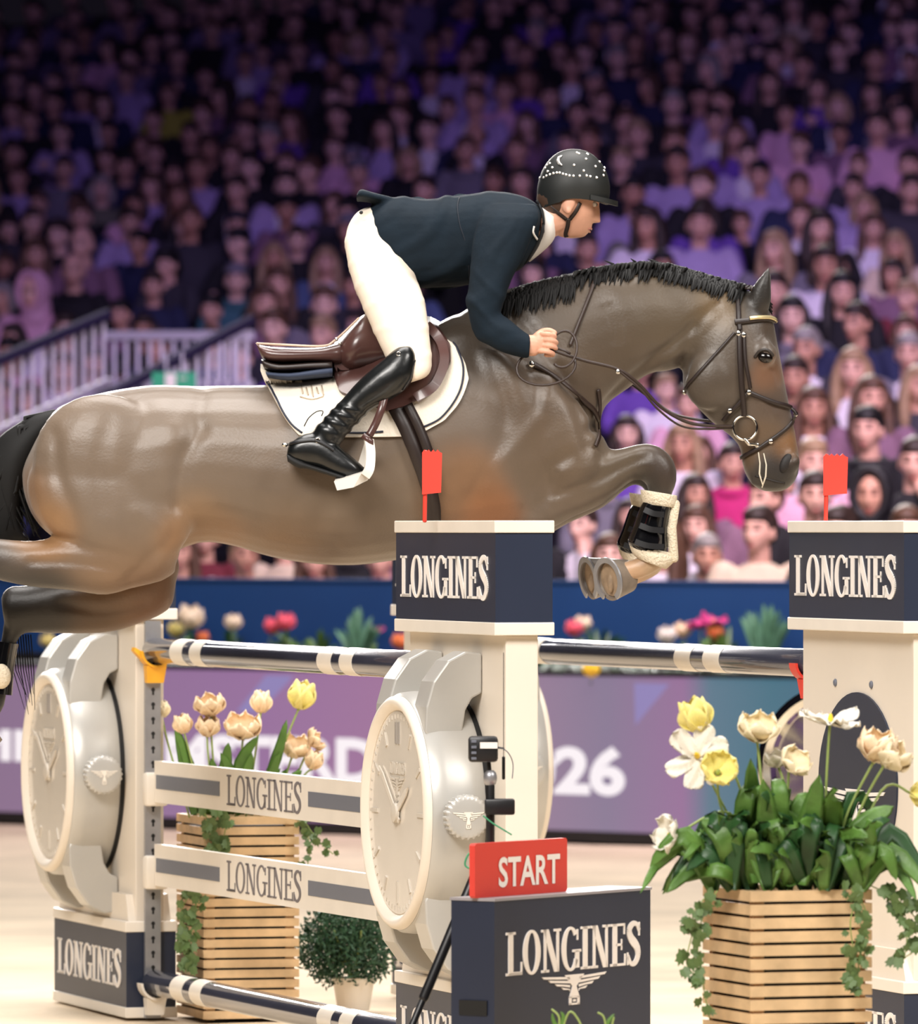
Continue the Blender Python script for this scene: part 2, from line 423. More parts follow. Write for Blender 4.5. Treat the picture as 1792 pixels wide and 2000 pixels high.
# grandstand tiers and benches
ROWS = 29
V0, TREAD, RISE, FL0 = 1.95, 0.85, 0.20, 0.32
DARKT = mat('dark_tier', lin(30, 27, 38), 0.8, var=0.15); BENCH = mat('dark_bench', lin(24, 22, 34), 0.6)
gs = props(bpy.data.objects.new('grandstand', None), 'raked dark grandstand of bench rows behind the navy barrier', kind='structure'); C.objects.link(gs); ROOTM['grandstand'] = Matrix()
for n in range(ROWS):
    v = V0 + TREAD * n; z = FL0 + RISE * n; L = 7 + 0.25 * n
    mb = MB(); mb.box(-L, L, v - 0.62, v + 0.232, z - 0.9, z, BM); mb.build('tier', DARKT, gs)
    mb = MB(); mb.box(-L, L, v - 0.02, v + 0.20, z + 0.375, z + 0.415, BM)
    for k in range(-6, 7): mb.box(k * L / 6.3 - 0.03, k * L / 6.3 + 0.03, v + 0.04, v + 0.12, z, z + 0.375, BM)
    mb.build('bench', BENCH, gs)
mb = MB(); vb = V0 + TREAD * ROWS + 0.1; mb.box(-16, 16, vb, vb + 0.2, 0, 22, BM)
props(mb.build('wall_back', mat('black_back_wall', lin(14, 12, 20), 0.9)), kind='structure')

# stair railings on the left of the stand
RAILD = mat('dark_handrail', lin(58, 52, 82), 0.85, spec=0.1); BAL = mat('pale_baluster', lin(205, 200, 214), 0.5)
def rail(label, pa, pb, v0, v1, drop, n, wcap=0.05, capm=RAILD, bw=0.024, back=None):
    A = on_stand(pa[0], v0); A.z = z_at(pa[1], A.y); B = on_stand(pb[0], v1); B.z = z_at(pb[1], B.y)
    t = thing('railing', label, 'railing', (A.x, A.y, A.z - drop))
    mb = MB(); mb.ribbon([A, A.lerp(B, 0.5), B], Vector((0, 0, 1)), wcap, 0.06); mb.build('handrail', capm, t)
    mb = MB(); Z = Vector((0, 0, drop)); mb.ribbon([A - Z, B - Z], Vector((0, 0, 1)), 0.04, 0.04); mb.build('bottom_rail', BAL, t)
    for i in range(n):
        p = A.lerp(B, (i + 0.5) / n); mb = MB()
        mb.box(p.x - bw / 2, p.x + bw / 2, p.y - 0.012, p.y + 0.012, p.z - drop, p.z); mb.build('baluster', BAL, t)
    return t
rail('white baluster railing with dark handrail, climbing beside the person in the white hoodie', (-70, 742), (212, 622), 2.0, 4.3, 0.42, 14)
rail('lower white baluster railing with dark handrail, ending beside the green exit sign', (80, 850), (492, 634), 1.6, 5.0, 0.42, 20)
rail('short level white railing between the two climbing railings', (212, 664), (492, 664), 5.3, 5.3, 0.30, 12, capm=BAL)
ex = on_stand(340, 3.0); zt = z_at(727, ex.y); zb = z_at(760, ex.y); s_ = ex.y / F
t = thing('exit_sign', 'small green and white exit sign hung on the stair railing', 'sign', (ex.x, ex.y, zb))
mb = MB(); mb.box(ex.x - 43 * s_, ex.x + 43 * s_, ex.y - 0.02, ex.y + 0.03, zb, zt); mb.build('sign_body', mat('exit_green', lin(40, 165, 120), 0.5), t)
mb = MB(); mb.box(ex.x - 17 * s_, ex.x + 3 * s_, ex.y - 0.028, ex.y - 0.021, zb + .01, zt - .008); mb.box(ex.x + 10 * s_, ex.x + 24 * s_, ex.y - 0.028, ex.y - 0.021, zt - 0.045, zt - 0.035); mb.build('symbol', LETW, t)
mb = MB(); mb.tube([(ex.x - .05, ex.y + .01, zt), (ex.x - .05, ex.y + .01, zt + .12)], .008, 6); mb.tube([(ex.x + .05, ex.y + .01, zt), (ex.x + .05, ex.y + .01, zt + .12)], .008, 6); mb.build('hanger', BAL, t)
# ---------------------------------------------------------------- the oxer
PHI = R(17)
JX = Vector((math.cos(PHI), math.sin(PHI), 0)); JY = Vector((-math.sin(PHI), math.cos(PHI), 0))
def stand_loc(px, d):
    """stand whose camera-side end face is centred at column px, depth d -> centre on the floor"""
    return Vector(((px - 896) * d / F, d, 0)) + JY * 0.51
def lathe_x(mb, prof, c, n=64, sg=1, mi=None):
    rings = [[Vector((c[0] + sg * x, c[1] + r * math.cos(2 * math.pi * k / n), c[2] + r * math.sin(2 * math.pi * k / n))) for k in range(n)] for x, r in prof]
    mb.loft(rings, True, mi)
DIAL = mat('dial_enamel', lin(222, 214, 202), 0.25, coat=0.6, var=0.03, vscale=3); MARK = mat('dial_marking', lin(196, 188, 176), 0.5); HANDM = mat('pale_hand', lin(208, 200, 188), 0.4); MARKD = mat('dial_marking_dark', lin(150, 144, 138), 0.5)
LP, LW = serif_word('LONGINES'); LPT, LWT = serif_word('LONGINES', 0.115)
def make_clock(t, M, sg):
    """giant watch; sg=-1 on the approach face, +1 on the landing face"""
    c = (sg * 0.052, 0, 0.83)
    def B(mb, name, m, smooth=True, angle=35, par=None):
        mb.v = [tuple(M @ Vector(p)) for p in mb.v]; return mb.build(name, m, par or t, smooth, True, angle)
    mb = MB(); lathe_x(mb, [(0, 0.345), (0, .352), (0.014, .352), (.014, .345)], c, 64, sg); B(mb, 'gasket', BLACKR)  # black ring standing in for the shadow line between case and pillar
    mb = MB(); lathe_x(mb, [(0.0141, .30), (0.0141, .350), (.03, .359), (.06, .362), (.13, .362), (.165, .358), (.178, .35), (.178, .30)], c, 72, sg); k = B(mb, 'clock_case', SILVER)
    mb = MB()
    lathe_x(mb, [(.1785, .31), (.1785, .349), (.19, .347), (.2, .338), (.202, .33), (.2, .322), (.182, .306), (.179, .306)], c, 72, sg); B(mb, 'bezel', CREAM, par=k)
    mb = MB(); lathe_x(mb, [(.1786, .02), (.1786, .302), (.1815, .302)], c, 64, sg); B(mb, 'dial', DIAL, par=k)
    x = c[0] + sg * .1816
    for h in range(12):
        mb = MB()
        a = math.pi * h / 6; r0, r1 = (.225, .27) if h % 3 else (.205, .27); wd = .006
        for off in ((-.014, .014) if h == 0 else (0,)):
            u = Vector((0, -math.sin(a) * sg * -1, math.cos(a))); s_ = Vector((0, u.z, -u.y)); o = Vector((x, 0, .83))
            mb.add([o + u * r0 + s_ * (off - wd), o + u * r0 + s_ * (off + wd), o + u * r1 + s_ * (off + wd), o + u * r1 + s_ * (off - wd)] + [o + Vector((sg * .004, 0, 0)) + q for q in (u * r0 + s_ * (off - wd), u * r0 + s_ * (off + wd), u * r1 + s_ * (off + wd), u * r1 + s_ * (off - wd))], [(0, 1, 2, 3), (7, 6, 5, 4), (0, 4, 5, 1), (1, 5, 6, 2), (2, 6, 7, 3), (3, 7, 4, 0)])
        B(mb, 'hour_marker', MARKD if h == 0 else MARK, False, None, k)
    mb = MB()
    for h in range(60):
        a = math.pi * h / 30; u = Vector((0, math.sin(a), math.cos(a))); s_ = Vector((0, u.z, -u.y)); o = Vector((x, 0, .83)); wd = .0022; r0, r1 = .281, .294
        mb.add([o + u * r0 - s_ * wd, o + u * r0 + s_ * wd, o + u * r1 + s_ * wd, o + u * r1 - s_ * wd] + [o + Vector((sg * .002, 0, 0)) + q for q in (u * r0 - s_ * wd, u * r0 + s_ * wd, u * r1 + s_ * wd, u * r1 - s_ * wd)], [(0, 1, 2, 3), (7, 6, 5, 4), (0, 4, 5, 1), (1, 5, 6, 2), (2, 6, 7, 3), (3, 7, 4, 0)])
    props(B(mb, 'minute_ticks', MARK, False, None, k), kind='stuff')
    U = Vector((0, sg, 0)); V = Vector((0, 0, 1))
    mb = MB(); put_polys(mb, [[(a - LW / 2, b_) for a, b_ in p] for p in LP], (x, 0, .945), U * .03, V * .035, .003); put_polys(mb, winged_logo(), (x, 0, .935), U * .075, V * .075, .003); B(mb, 'lettering', MARK, False, None, k)
    for ang, ln, wd in ((R(-58), .15, .011), (R(52), .22, .008)):
        mb = MB(); u = Vector((0, math.sin(ang), math.cos(ang))); s_ = Vector((0, u.z, -u.y)); o = Vector((x + sg * .004, 0, .83))
        mb.prism([(-.04, -wd), (ln * .8, -wd), (ln, 0), (ln * .8, wd), (-.04, wd)], lambda a, b_, tt: o + u * a + s_ * b_ + Vector((sg * tt, 0, 0)), 0, .004); B(mb, 'clock_hand', HANDM, False, None, k)
    mb = MB(); lathe_x(mb, [(.1857, .03), (.196, .028), (.199, .015)], c, 24, sg); B(mb, 'hand_boss', MARK, True, 35, k)
    # crown: ribbed knob on the camera side
    mb = MB(); rings = []; nn = 96
    for yy, rr, rib in ((-.358, .05, 0), (-.366, .061, 0), (-.370, .064, 1), (-.404, .064, 1), (-.409, .060, 0), (-.412, .05, 0)):
        rings.append([Vector((c[0] + sg * .088 + (rr + rib * (.003 if k_ % 4 < 2 else -.001)) * math.cos(2 * math.pi * k_ / nn), yy, .83 + (rr + rib * (.003 if k_ % 4 < 2 else -.001)) * math.sin(2 * math.pi * k_ / nn))) for k_ in range(nn)])
    mb.loft(rings)
    B(mb, 'crown_knob', SILVER, True, 30, k)
    mb = MB(); put_polys(mb, winged_logo(), (c[0] + sg * .088, -.4121, .845), Vector((.048, 0, 0)), Vector((0, 0, .05)), .002); B(mb, 'crown_relief', WHITE, False, None, k)
    prof = [(0, .478), (-.05, .484), (-.105, .456), (-.15, .395), (-.172, .32), (-.176, .25), (-.168, .235), (-.06, .235), (-.058, .26), (-.05, .31), (-.03, .345), (0, .36)]
    for up in (1, -1):
        for ys in (1, -1):
            mb = MB(); mb.prism([(q[0], .83 + up * q[1]) for q in prof], lambda a, b_, tt: Vector((-sg * a + c[0], ys * tt, b_)), .135, .262)
            bmo = B(mb, 'clock_lug', SILVER, False, None, k)
            bv = bmo.modifiers.new('bevel', 'BEVEL'); bv.width = .006; bv.segments = 2
def fence_stand(label, loc, clock=-1, oval=False, rail_end=-1, group=None):
    t = thing('fence_stand', label, 'fence stand', loc, PHI, group); M = ROOTM[t.name]
    def B(mb, name, m, par=None, smooth=False):
        mb.v = [tuple(M @ Vector(p)) for p in mb.v]; return mb.build(name, m, par or t, smooth)
    hw = .51
    mb = MB(); mb.box(-.05, .05, -hw + .02, hw - .02, .33, 1.364, bev=.004); B(mb, 'pillar', CREAM)
    mb = MB()
    mb.prism([(-hw + .02, .33), (hw - .02, .33), (hw - .06, .42), (-hw + .06, .42)], lambda a, b_, tt: Vector((tt, a, b_)), -.075, .075); B(mb, 'pillar_foot', CREAM)
    for nm, z0, z1, capb, capt in (('top_box', 1.364, 1.70, .038, .036), ('base_box', .0, .33, .036, .036)):
        mb = MB(); mb.box(-.0875, .0875, -hw, hw, z0 + capb, z1 - capt); b = B(mb, nm, NAVY)
        mb = MB(); mb.box(-.092, .092, -hw - .006, hw + .006, z1 - capt, z1, bev=.003); B(mb, 'box_trim', WHITE, b)
        mb = MB(); mb.box(-.092, .092, -hw - .006, hw + .006, z0, z0 + capb, bev=.003); B(mb, 'box_trim', WHITE, b)
        h = .125; sc = .90 / LW
        for sgx in (-1, 1):
            mb = MB(); put_polys(mb, LP, (sgx * .0876, -sgx * (hw - .055), (z0 + z1) / 2 - h / 2), (0, sc * sgx, 0), (0, 0, h), .003)
            B(mb, 'lettering', LETW, b)
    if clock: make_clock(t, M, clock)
    if oval:
        mb = MB(); n = 48; mb.prism([(.345 * math.cos(2 * math.pi * k / n) - .015, .90 + .28 * math.sin(2 * math.pi * k / n)) for k in range(n)], lambda a, b_, tt: Vector((-.0505 - tt, a, b_)), 0, .006); ov = B(mb, 'oval_plaque', NAVY)
        mb = MB(); put_polys(mb, winged_logo(), (-.057, 0, .885), (0, -.27, 0), (0, 0, .14), .003); B(mb, 'emblem', LETW, ov)
        mb = MB(); put_polys(mb, [[(a - LW / 2, b_) for a, b_ in p] for p in LP], (-.057, 0, .93), (0, -.07, 0), (0, 0, .06), .003); 
        for yy in (.19, -.13):
            mb = MB(); mb.ell((-.052, yy, 1.205), (.006, .012, .012)); B(mb, 'bolt', GREYBAND)
    # keyhole track for the cups, on the end that faces the other stand
    e = rail_end; y = e * (hw + .007)
    mb = MB(); mb.box(-.027, .027, min(y, y + e * .02), max(y, y + e * .02), .0, 1.36); tr = B(mb, 'cup_track', STEEL)
    mb = MB(); yy = y + e * .0202
    for k in range(24):
        z = .12 + k * .05
        mb.prism([(-.0035, z - .014), (.0035, z - .014), (.0035, z - .002), (.007, z + .002), (.006, z + .008), (0, z + .012), (-.006, z + .008), (-.007, z + .002), (-.0035, z - .002)], lambda a, b_, tt: Vector((a, yy + e * tt, b_)), 0, .0012)
    props(B(mb, 'keyhole_slots', BLACKR, tr), kind='stuff')
    return t, M

A_LOC = stand_loc(295, 25.9); B_LOC = stand_loc(1023, 22.1)
OX = 1.27; C_LOC = A_LOC + JX * (OX - .02); D_LOC = B_LOC + JX * OX
G = 'navy and white fence stands of the oxer'
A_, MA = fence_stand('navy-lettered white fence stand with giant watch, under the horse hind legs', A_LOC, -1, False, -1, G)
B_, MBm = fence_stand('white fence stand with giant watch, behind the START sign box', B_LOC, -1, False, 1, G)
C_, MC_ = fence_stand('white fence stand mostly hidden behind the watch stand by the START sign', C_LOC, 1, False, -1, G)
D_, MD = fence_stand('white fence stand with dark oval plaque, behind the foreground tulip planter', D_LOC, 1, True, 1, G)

POLEM = mat('pole_lacquer', lin(62, 64, 78), 0.22, 0.15, coat=0.8, var=0.06, vscale=5)
def lin_pt(M0, M1, x, z, t, gap=.545):
    a = M0 @ Vector((x, -gap, z)); b = M1 @ Vector((x, gap, z)); return a.lerp(b, t)
def cup(t, M, end, x, z, m, name='pole_cup'):
    mb = MB(); n = 14; y0 = end * .5375
    rings = []
    pr = [(math.cos(a) * .05, math.sin(a) * .05) for a in [math.pi + math.pi * i / n for i in range(n + 1)]]; po = [(q[0] * 1.16, q[1] * 1.16) for q in reversed(pr)]
    mb.prism([(a, b_) for a, b_ in pr + po], lambda a, b_, tt: M @ Vector((x + a, y0 + end * tt, z + b_)), 0, .06)
    if m is YELLOWP:
        for sg_ in (-1, 1): mb.prism([(sg_ * .045, -.005), (sg_ * .075, .012), (sg_ * .078, .0), (sg_ * .03, -.05)], lambda a, b_, tt: M @ Vector((x + a, y0 + end * tt, z + b_)), 0, .045)
    mb.add([M @ Vector(p) for p in ((x - .03, y0, z - .11), (x + .03, y0, z - .11), (x + .03, y0 + end * .03, z - .11), (x - .03, y0 + end * .03, z - .11), (x - .035, y0, z - .05), (x + .035, y0, z - .05), (x + .035, y0 + end * .05, z - .05), (x - .035, y0 + end * .05, z - .05))], [(0, 3, 2, 1), (4, 5, 6, 7), (0, 1, 5, 4), (1, 2, 6, 5), (2, 3, 7, 6), (3, 0, 4, 7)])
    mb.build(name, m, t, True, True, 40)
def pole(label, M0, M1, x, z, bands, x1=None):
    a = M0 @ Vector((x, -.548, z)); b = M1 @ Vector((x, .548, z)); r = .0435
    t = thing('jump_pole', label, 'jump pole', tuple(a), 0, 'dark jump poles with white bands')
    ax = (b - a).normalized(); mb = MB(); mb.tube([a + ax * .006, a.lerp(b, .25), a.lerp(b, .5), a.lerp(b, .75), b - ax * .006], r, 32); 
    mb.build('shaft', POLEM, t, True, True, 40)
    for f0, f1 in bands:
        mb = MB(); rings = []; u = ax.cross(Vector((0, 0, 1))).normalized(); v = u.cross(ax)
        for f_, rr in ((f0, r * .97), (f0, r + .0012), (f1, r + .0012), (f1, r * .97)):
            c = a.lerp(b, f_); rings.append([c + u * rr * math.cos(2 * math.pi * k / 32) + v * rr * math.sin(2 * math.pi * k / 32) for k in range(32)])
        mb.loft(rings); mb.build('band', WHITE, t, True, True, 40)
    return t
BD = [(.115, .165), (.195, .24), (.685, .735), (.765, .81)]
pole('dark banded pole under the horse belly, resting in the yellow cup', MA, MBm, 0, 1.258, BD)
pole('dark banded pole under the horse forelegs, in front of the 26 on the board', MC_, MD, 0, 1.258, [(.05, .095), (.125, .17), (.62, .67), (.71, .76)])
pole('low dark banded pole sloping towards the bottom edge, in front of the slatted planter', MA, MBm, 0, .122, BD)
for (t, M, e, z, m) in ((A_, MA, -1, 1.258, YELLOWP), (B_, MBm, 1, 1.258, WHITE), (C_, MC_, -1, 1.258, WHITE), (D_, MD, 1, 1.258, RED), (A_, MA, -1, .122, WHITE), (B_, MBm, 1, .122, WHITE)):
    cup(t, M, e, 0, z, m)
def plank(label, z, h=.142):
    a = MA @ Vector((0, -.60, z)); b = MBm @ Vector((0, .60, z)); ax = (b - a).normalized(); L = (b - a).length; nx_ = ax.cross(Vector((0, 0, 1))).normalized()
    if nx_.dot(JX) > 0: nx_ = -nx_
    t = thing('plank_rail', label, 'plank', tuple(a), 0, 'white lettered planks')
    mb = MB(); W = lambda u, v, tt: a + ax * u + Vector((0, 0, v)) + nx_ * tt
    mb.prism([(0.0, -h / 2), (L, -h / 2), (L, h / 2), (0.0, h / 2)], W, -.012, .012); mb.build('board', WHITE, t)
    for f0, f1 in ((.008, .275), (.625, .90)):
        mb = MB(); mb.prism([(L * f0, -.024), (L * f1, -.024), (L * f1, .024), (L * f0, .024)], W, .0122, .0135); mb.build('stripe', GREYBAND, t)
    mb = MB(); put_polys(mb, LPT, W(L * .305, -.05, .0122), ax * (L * .295 / LWT), Vector((0, 0, .10)), .0015); mb.build('lettering', LETG, t)
    return t
plank('upper white lettered plank, in front of the tulip planter', .812)
plank('lower white lettered plank, across the middle of the slatted planter', .528)
for z in (.812, .528):     # hanger hooks on stand A's track, white
    for (t, M, e) in ((A_, MA, -1), (B_, MBm, 1)):
        mb = MB(); mb.box(-.04, .04, min(e * .5375, e * .598), max(e * .5375, e * .598), z - .085, z + .03, bev=.012); mb.v = [tuple(M @ Vector(p)) for p in mb.v]; mb.build('plank_hanger', WHITE, t, True, True, 40)

# red marker flags standing on the top boxes
def flag(label, px0, px1, pyt, pyb, d, M, x, y, lean=0.0):
    base = M @ Vector((x, y, 1.70)); k = base.y / F
    t = thing('marker_flag', label, 'flag', tuple(base), 0, 'red course flags'); X = lambda px: (px - 896) * k; Z = lambda py: HC + (HY - py) * k
    mb = MB(); cx = base.x
    mb.tube([(X(px0 + 5), base.y, 1.70), (X(px0 + 7), base.y, Z(pyt) - .004)], .0065, 8); mb.build('staff', RED, t, True)
    mb = MB(); n = 9
    poly = [(X(px0), Z(pyb))] + [(X(px1 - 2), Z(pyb - 4)), (X(px1), Z(pyt + 5))] + [(X(px1 - (px1 - px0) * i / n), Z(pyt + (3 if i % 2 else -2))) for i in range(1, n)] + [(X(px0), Z(pyt + 4))]
    mb.prism(poly, lambda a, b_, tt: Vector((a, base.y + tt - .008, b_)), -.004, .004); mb.build('flag_panel', RED, t)
    return t
flag('red flag on the watch stand, against the horse girth', 824, 863, 880, 966, 0, MBm, .0, -.02)
flag('red flag on the right-hand stand, below the horse muzzle', 1607, 1655, 888, 968, 0, MD, .0, .25)

# START box, sign, timing sensor
dS = 20.5; cnr = P(965, HY, dS); cnr.z = 0
fd = Vector((.55, .835, 0)).normalized(); ld = Vector((-.835, .55, 0)).normalized(); Lf, Lw, Hb = .80, .14, .665
t = thing('sign_box', 'tall navy box with white watch-maker lettering, carrying the red START sign', 'box', tuple(cnr))
def SBx(u, v, z): return cnr + fd * u + ld * v + Vector((0, 0, z))
mb = MB(); mb.prism([(0, 0), (Lf, 0), (Lf, Lw), (0, Lw)], lambda a, b_, z: SBx(a, b_, z), 0, Hb); mb.build('body', NAVY, t)
mb = MB(); mb.prism([(-.003, -.003), (Lf + .003, -.003), (Lf + .003, Lw + .003), (-.003, Lw + .003)], lambda a, b_, z: SBx(a, b_, z), Hb + .0003, Hb + .008); mb.build('lid', mat('grey_lid', lin(150, 146, 150), .4), t)
mb = MB(); put_polys(mb, LP, SBx(.055, -.0005, Hb - .205), fd * (.69 / LW), Vector((0, 0, .118)), .003); mb.build('lettering', LETW, t)
mb = MB(); put_polys(mb, winged_logo(), SBx(.40, -.0005, Hb - .217), fd * .165, Vector((0, 0, .085)), .003); mb.build('emblem', LETW, t)
mb = MB(); mb.prism([(.022, .355), (.112, .355), (.112, .395), (.022, .395)], lambda a, z, tt: SBx(-.0005 - tt, a, z), 0, .004); mb.build('hand_slot', BLACKR, t)
t2 = thing('start_sign', 'red START sign standing on the navy box', 'sign', tuple(SBx(.02, Lw * .42, Hb + .0085)))
S0 = SBx(-.02, Lw * .42, Hb + .0085); sw, sh = .465, .148
mb = MB(); mb.prism([(.006, 0), (sw - .006, 0), (sw, .006), (sw, sh - .006), (sw - .006, sh), (.006, sh), (0, sh - .006), (0, .006)], lambda a, b_, tt: S0 + fd * a + Vector((0, 0, b_)) - ld * tt, -.009, .009); mb.build('board', REDSIGN, t2)
sans_word('START', 'lettering', LETW, t2, S0 + fd * .115 + Vector((0, 0, .024)) - ld * .0092, fd, (0, 0, 1), .31, .083, 0.022, .002)

dT = 21.0; T = lambda px, py, dy=0: P(px, py, dT + dy)
base = P(955, HY, dT); base.z = 0
t = thing('timing_sensor', 'black timing sensor on a thin tripod behind the red START sign', 'sensor', tuple(base))
mb = MB(); mb.tube([T(957, 1655), T(957, 1515)], .0125, 14); mb.build('pole', BLACKP, t, True, True, 40)
mb = MB(); mb.tube([T(957, 1522), T(954, 1488)], .006, 10); mb.build('neck', BLACKP, t, True, True, 40)
mb = MB(); mb.tube([T(957, 1524), T(957, 1516)], .019, 14); mb.build('collar', STEEL, t, True, True, 40)
c0, c1 = T(914, 1488), T(972, 1438); mb = MB(); mb.box(c0.x, c1.x, dT - .04, dT + .04, c0.z, c1.z, bev=.010); hd = mb.build('sensor_head', BLACKP, t, True, True, 40)
mb = MB(); a, b = T(937, 1461), T(971, 1449); mb.box(a.x, b.x, dT - .0425, dT - .0405, a.z, b.z); mb.build('label_plate', LETW, hd)
for k in range(4):
    mb = MB(); a, b = T(920, 1450 + 11 * k), T(930, 1445 + 11 * k); mb.box(a.x, b.x, dT - .0435, dT - .0405, a.z, b.z, bev=.0008); mb.build('vent', GREYBAND, hd)
mb = MB(); a, b = T(946, 1591), T(1005, 1560); mb.box(a.x, b.x, dT - .03, dT + .03, a.z, b.z, bev=.006); mb.build('receiver', BLACKP, t, True, True, 40)
top = T(950, 1655)
for f in (Vector((T(790, 1900).x - .03, dT - .18, 0.0)), Vector((base.x - .06, dT + .34, 0)), Vector((base.x + .20, dT + .24, 0))):
    f = Vector((f.x, f.y, 0.012)); 
    if f.y < dT: f = top + (P(812, 1985, dT - .12) - top) * 1.62; f.z = max(f.z, .012)
    mb = MB(); mid = top.lerp(f, .55); mb.tube([top, mid], .014, 12); mb.tube([mid, f], .010, 12); mb.build('leg', BLACKP, t, True, True, 40)
GREENC = mat('green_cable', lin(60, 150, 105), .5)
mb = MB(); mb.tube([Vector(q) for q in catmull([T(944, 1594, -.05), T(962, 1608, -.05), T(985, 1622, -.05), T(998, 1630, -.05)], 5)], .0025, 6); mb.tube([Vector(q) for q in catmull([T(935, 1655, -.04), T(915, 1668, -.05), T(908, 1690, -.05), T(926, 1698, -.05), T(940, 1695, -.04)], 6)], .0028, 6); mb.build('cable', GREENC, t, True)
mb = MB(); mb.tube([Vector(q) for q in catmull([T(972, 1459, -.02), T(990, 1468, 0), T(1001, 1490, .02), T(1000, 1520, .02)], 6)], .0015, 6); mb.build('wire', GREYBAND, t, True)
mb = MB(); mb.tube([T(983, 1275, .05), T(983, 1480, .05)], .0012, 6); mb.tube([T(983, 1480, .05), T(983, 1520, .05)], .0045, 8); mb.tube([T(983, 1462, .05), T(972, 1460, .0)], .003, 6); mb.build('antenna', BLACKP, t, True)

# chrome-rimmed clock behind stand D
dK = 27.5; K = lambda px, py, dy=0: P(px, py, dK + dy)
cK = K(1640, 1500); rK = 165 * dK / F
t = thing('field_clock', 'round chrome-rimmed clock half hidden behind the oval-plaque stand', 'clock', (cK.x, cK.y, 0))
mb = MB(); n = 56; tl = R(22)
def kring(r, y): return [cK + Vector((r * math.cos(2 * math.pi * k / n) * math.cos(tl) + y * math.sin(tl), y * math.cos(tl) - r * math.cos(2 * math.pi * k / n) * math.sin(tl), r * math.sin(2 * math.pi * k / n))) for k in range(n)]
mb.loft([kring(rK * .80, 0), kring(rK * .82, -.05), kring(rK * .9, -.06), kring(rK, -.04), kring(rK, .06), kring(rK * .8, .07)]); mb.build('rim', CHROME, t, True, True, 30)
mb = MB(); mb.loft([kring(rK * .795, .0), kring(rK * .795, .02)]); mb.build('face', mat('clock_glass', lin(120, 96, 150), .08, .4, coat=1.0), t, True, True, 30)
mb = MB(); mb.tube([Vector((cK.x, cK.y + .09, .0)), Vector((cK.x, cK.y + .09, cK.z))], .04, 16); mb.box(cK.x - .2, cK.x + .2, cK.y - .1, cK.y + .25, 0, .03); mb.build('post', WHITE, t, True, True, 30)
# ---------------------------------------------------------------- the horse
DH = 23.9                                            # depth of the horse's median plane
COAT = mat('bay_coat', (1, 1, 1, 1), 0.42, attr='Col', bump=0.10, bscale=120, var=0.05, vscale=10, sheen=0.15)
HAIRB = mat('black_horsehair', lin(12, 11, 11), 0.65, spec=0.3); HOOFM = mat('hoof_horn', lin(120, 108, 96), 0.4, var=0.15, vscale=30); SOLEM = mat('hoof_sole', lin(150, 128, 104), 0.7, var=0.2, vscale=40)
EYEM = mat('dark_eye', lin(16, 11, 9), 0.18, coat=0.3)
hm = MB()
# trunk
secloft(hm, [((44, 915), (47, 962), .05), ((60, 880), (62, 1003), .13), ((103, 806), (92, 1040), .20), ((150, 781), (150, 1075), .25), ((215, 764), (225, 1100), .285), ((300, 752), (310, 1090), .295), ((380, 754), (388, 1060), .285), ((450, 753), (455, 1066), .29), ((520, 752), (522, 1086), .30), ((600, 745), (600, 1100), .312), ((690, 726), (690, 1104), .316), ((770, 688), (775, 1094), .305), ((840, 640), (860, 1082), .285), ((905, 612), (950, 1068), .265), ((970, 650), (1040, 1045), .25), ((1040, 700), (1105, 1012), .22), ((1110, 770), (1152, 960), .165), ((1145, 815), (1168, 905), .10), ((1163, 845), (1173, 875), .04)], DH, 3, 28, 2.3)
# neck and head
secloft(hm, [((862, 640), (1120, 960), .15), ((905, 607), (1150, 905), .19), ((985, 566), (1170, 848), .165), ((1090, 545), (1180, 797), .135), ((1195, 528), (1222, 762), .115), ((1300, 527), (1268, 730), .10), ((1390, 545), (1316, 722), .092), ((1445, 563), (1362, 700), .085), ((1478, 590), (1392, 690), .075), ((1490, 610), (1420, 690), .05)], DH, 3, 24, 2.15)
secloft(hm, [((1468, 566), (1400, 590), .045), ((1490, 588), (1352, 640), .085), ((1508, 622), (1336, 700), .105), ((1519, 675), (1334, 757), .112), ((1529, 730), (1356, 790), .104), ((1539, 782), (1392, 826), .080), ((1549, 828), (1426, 852), .064), ((1556, 866), (1444, 874), .060), ((1561, 905), (1449, 905), .062), ((1556, 932), (1457, 930), .060), ((1542, 951), (1474, 951), .048), ((1524, 960), (1494, 960), .02)], DH, 3, 24, 2.3)
def sym(c, r, dy, rot=0, mb=hm):
    for s in (-1, 1):
        M = Matrix.Rotation(R(rot), 3, 'Y'); mb.ell(P(c[0], c[1], DH + s * dy), r, M, 18, 12)
k_ = DH / F
sym((1390, 740), (.085, .05, .10), .075, 20)          # cheeks
sym((1496, 690), (.035, .03, .045), .088, 10)         # brow over the eye
sym((1545, 905), (.028, .022, .035), .045, 20)        # nostril wing
sym((1480, 938), (.030, .022, .022), .03, 20)          # chin
sym((1080, 850), (.13, .07, .22), .175, -25)          # shoulders
sym((1130, 900), (.10, .08, .12), .13, 0)
sym((1000, 800), (.10, .05, .22), .20, -28)
sym((200, 900), (.22, .10, .21), .20, 10)             # quarters
sym((280, 1000), (.16, .09, .17), .20, 0)
for s in (-1, 1):                                    # ears
    d = DH + s * .045
    secloft(hm, [((1455, 610), (1500, 606), .03, s * .045), ((1459, 585), (1506, 588), .028, s * .05), ((1470, 558), (1506, 562), .022, s * .055), ((1486, 537), (1505, 540), .014, s * .058), ((1500, 522), (1504, 524), .005, s * .058)], DH, 2, 12, 2)
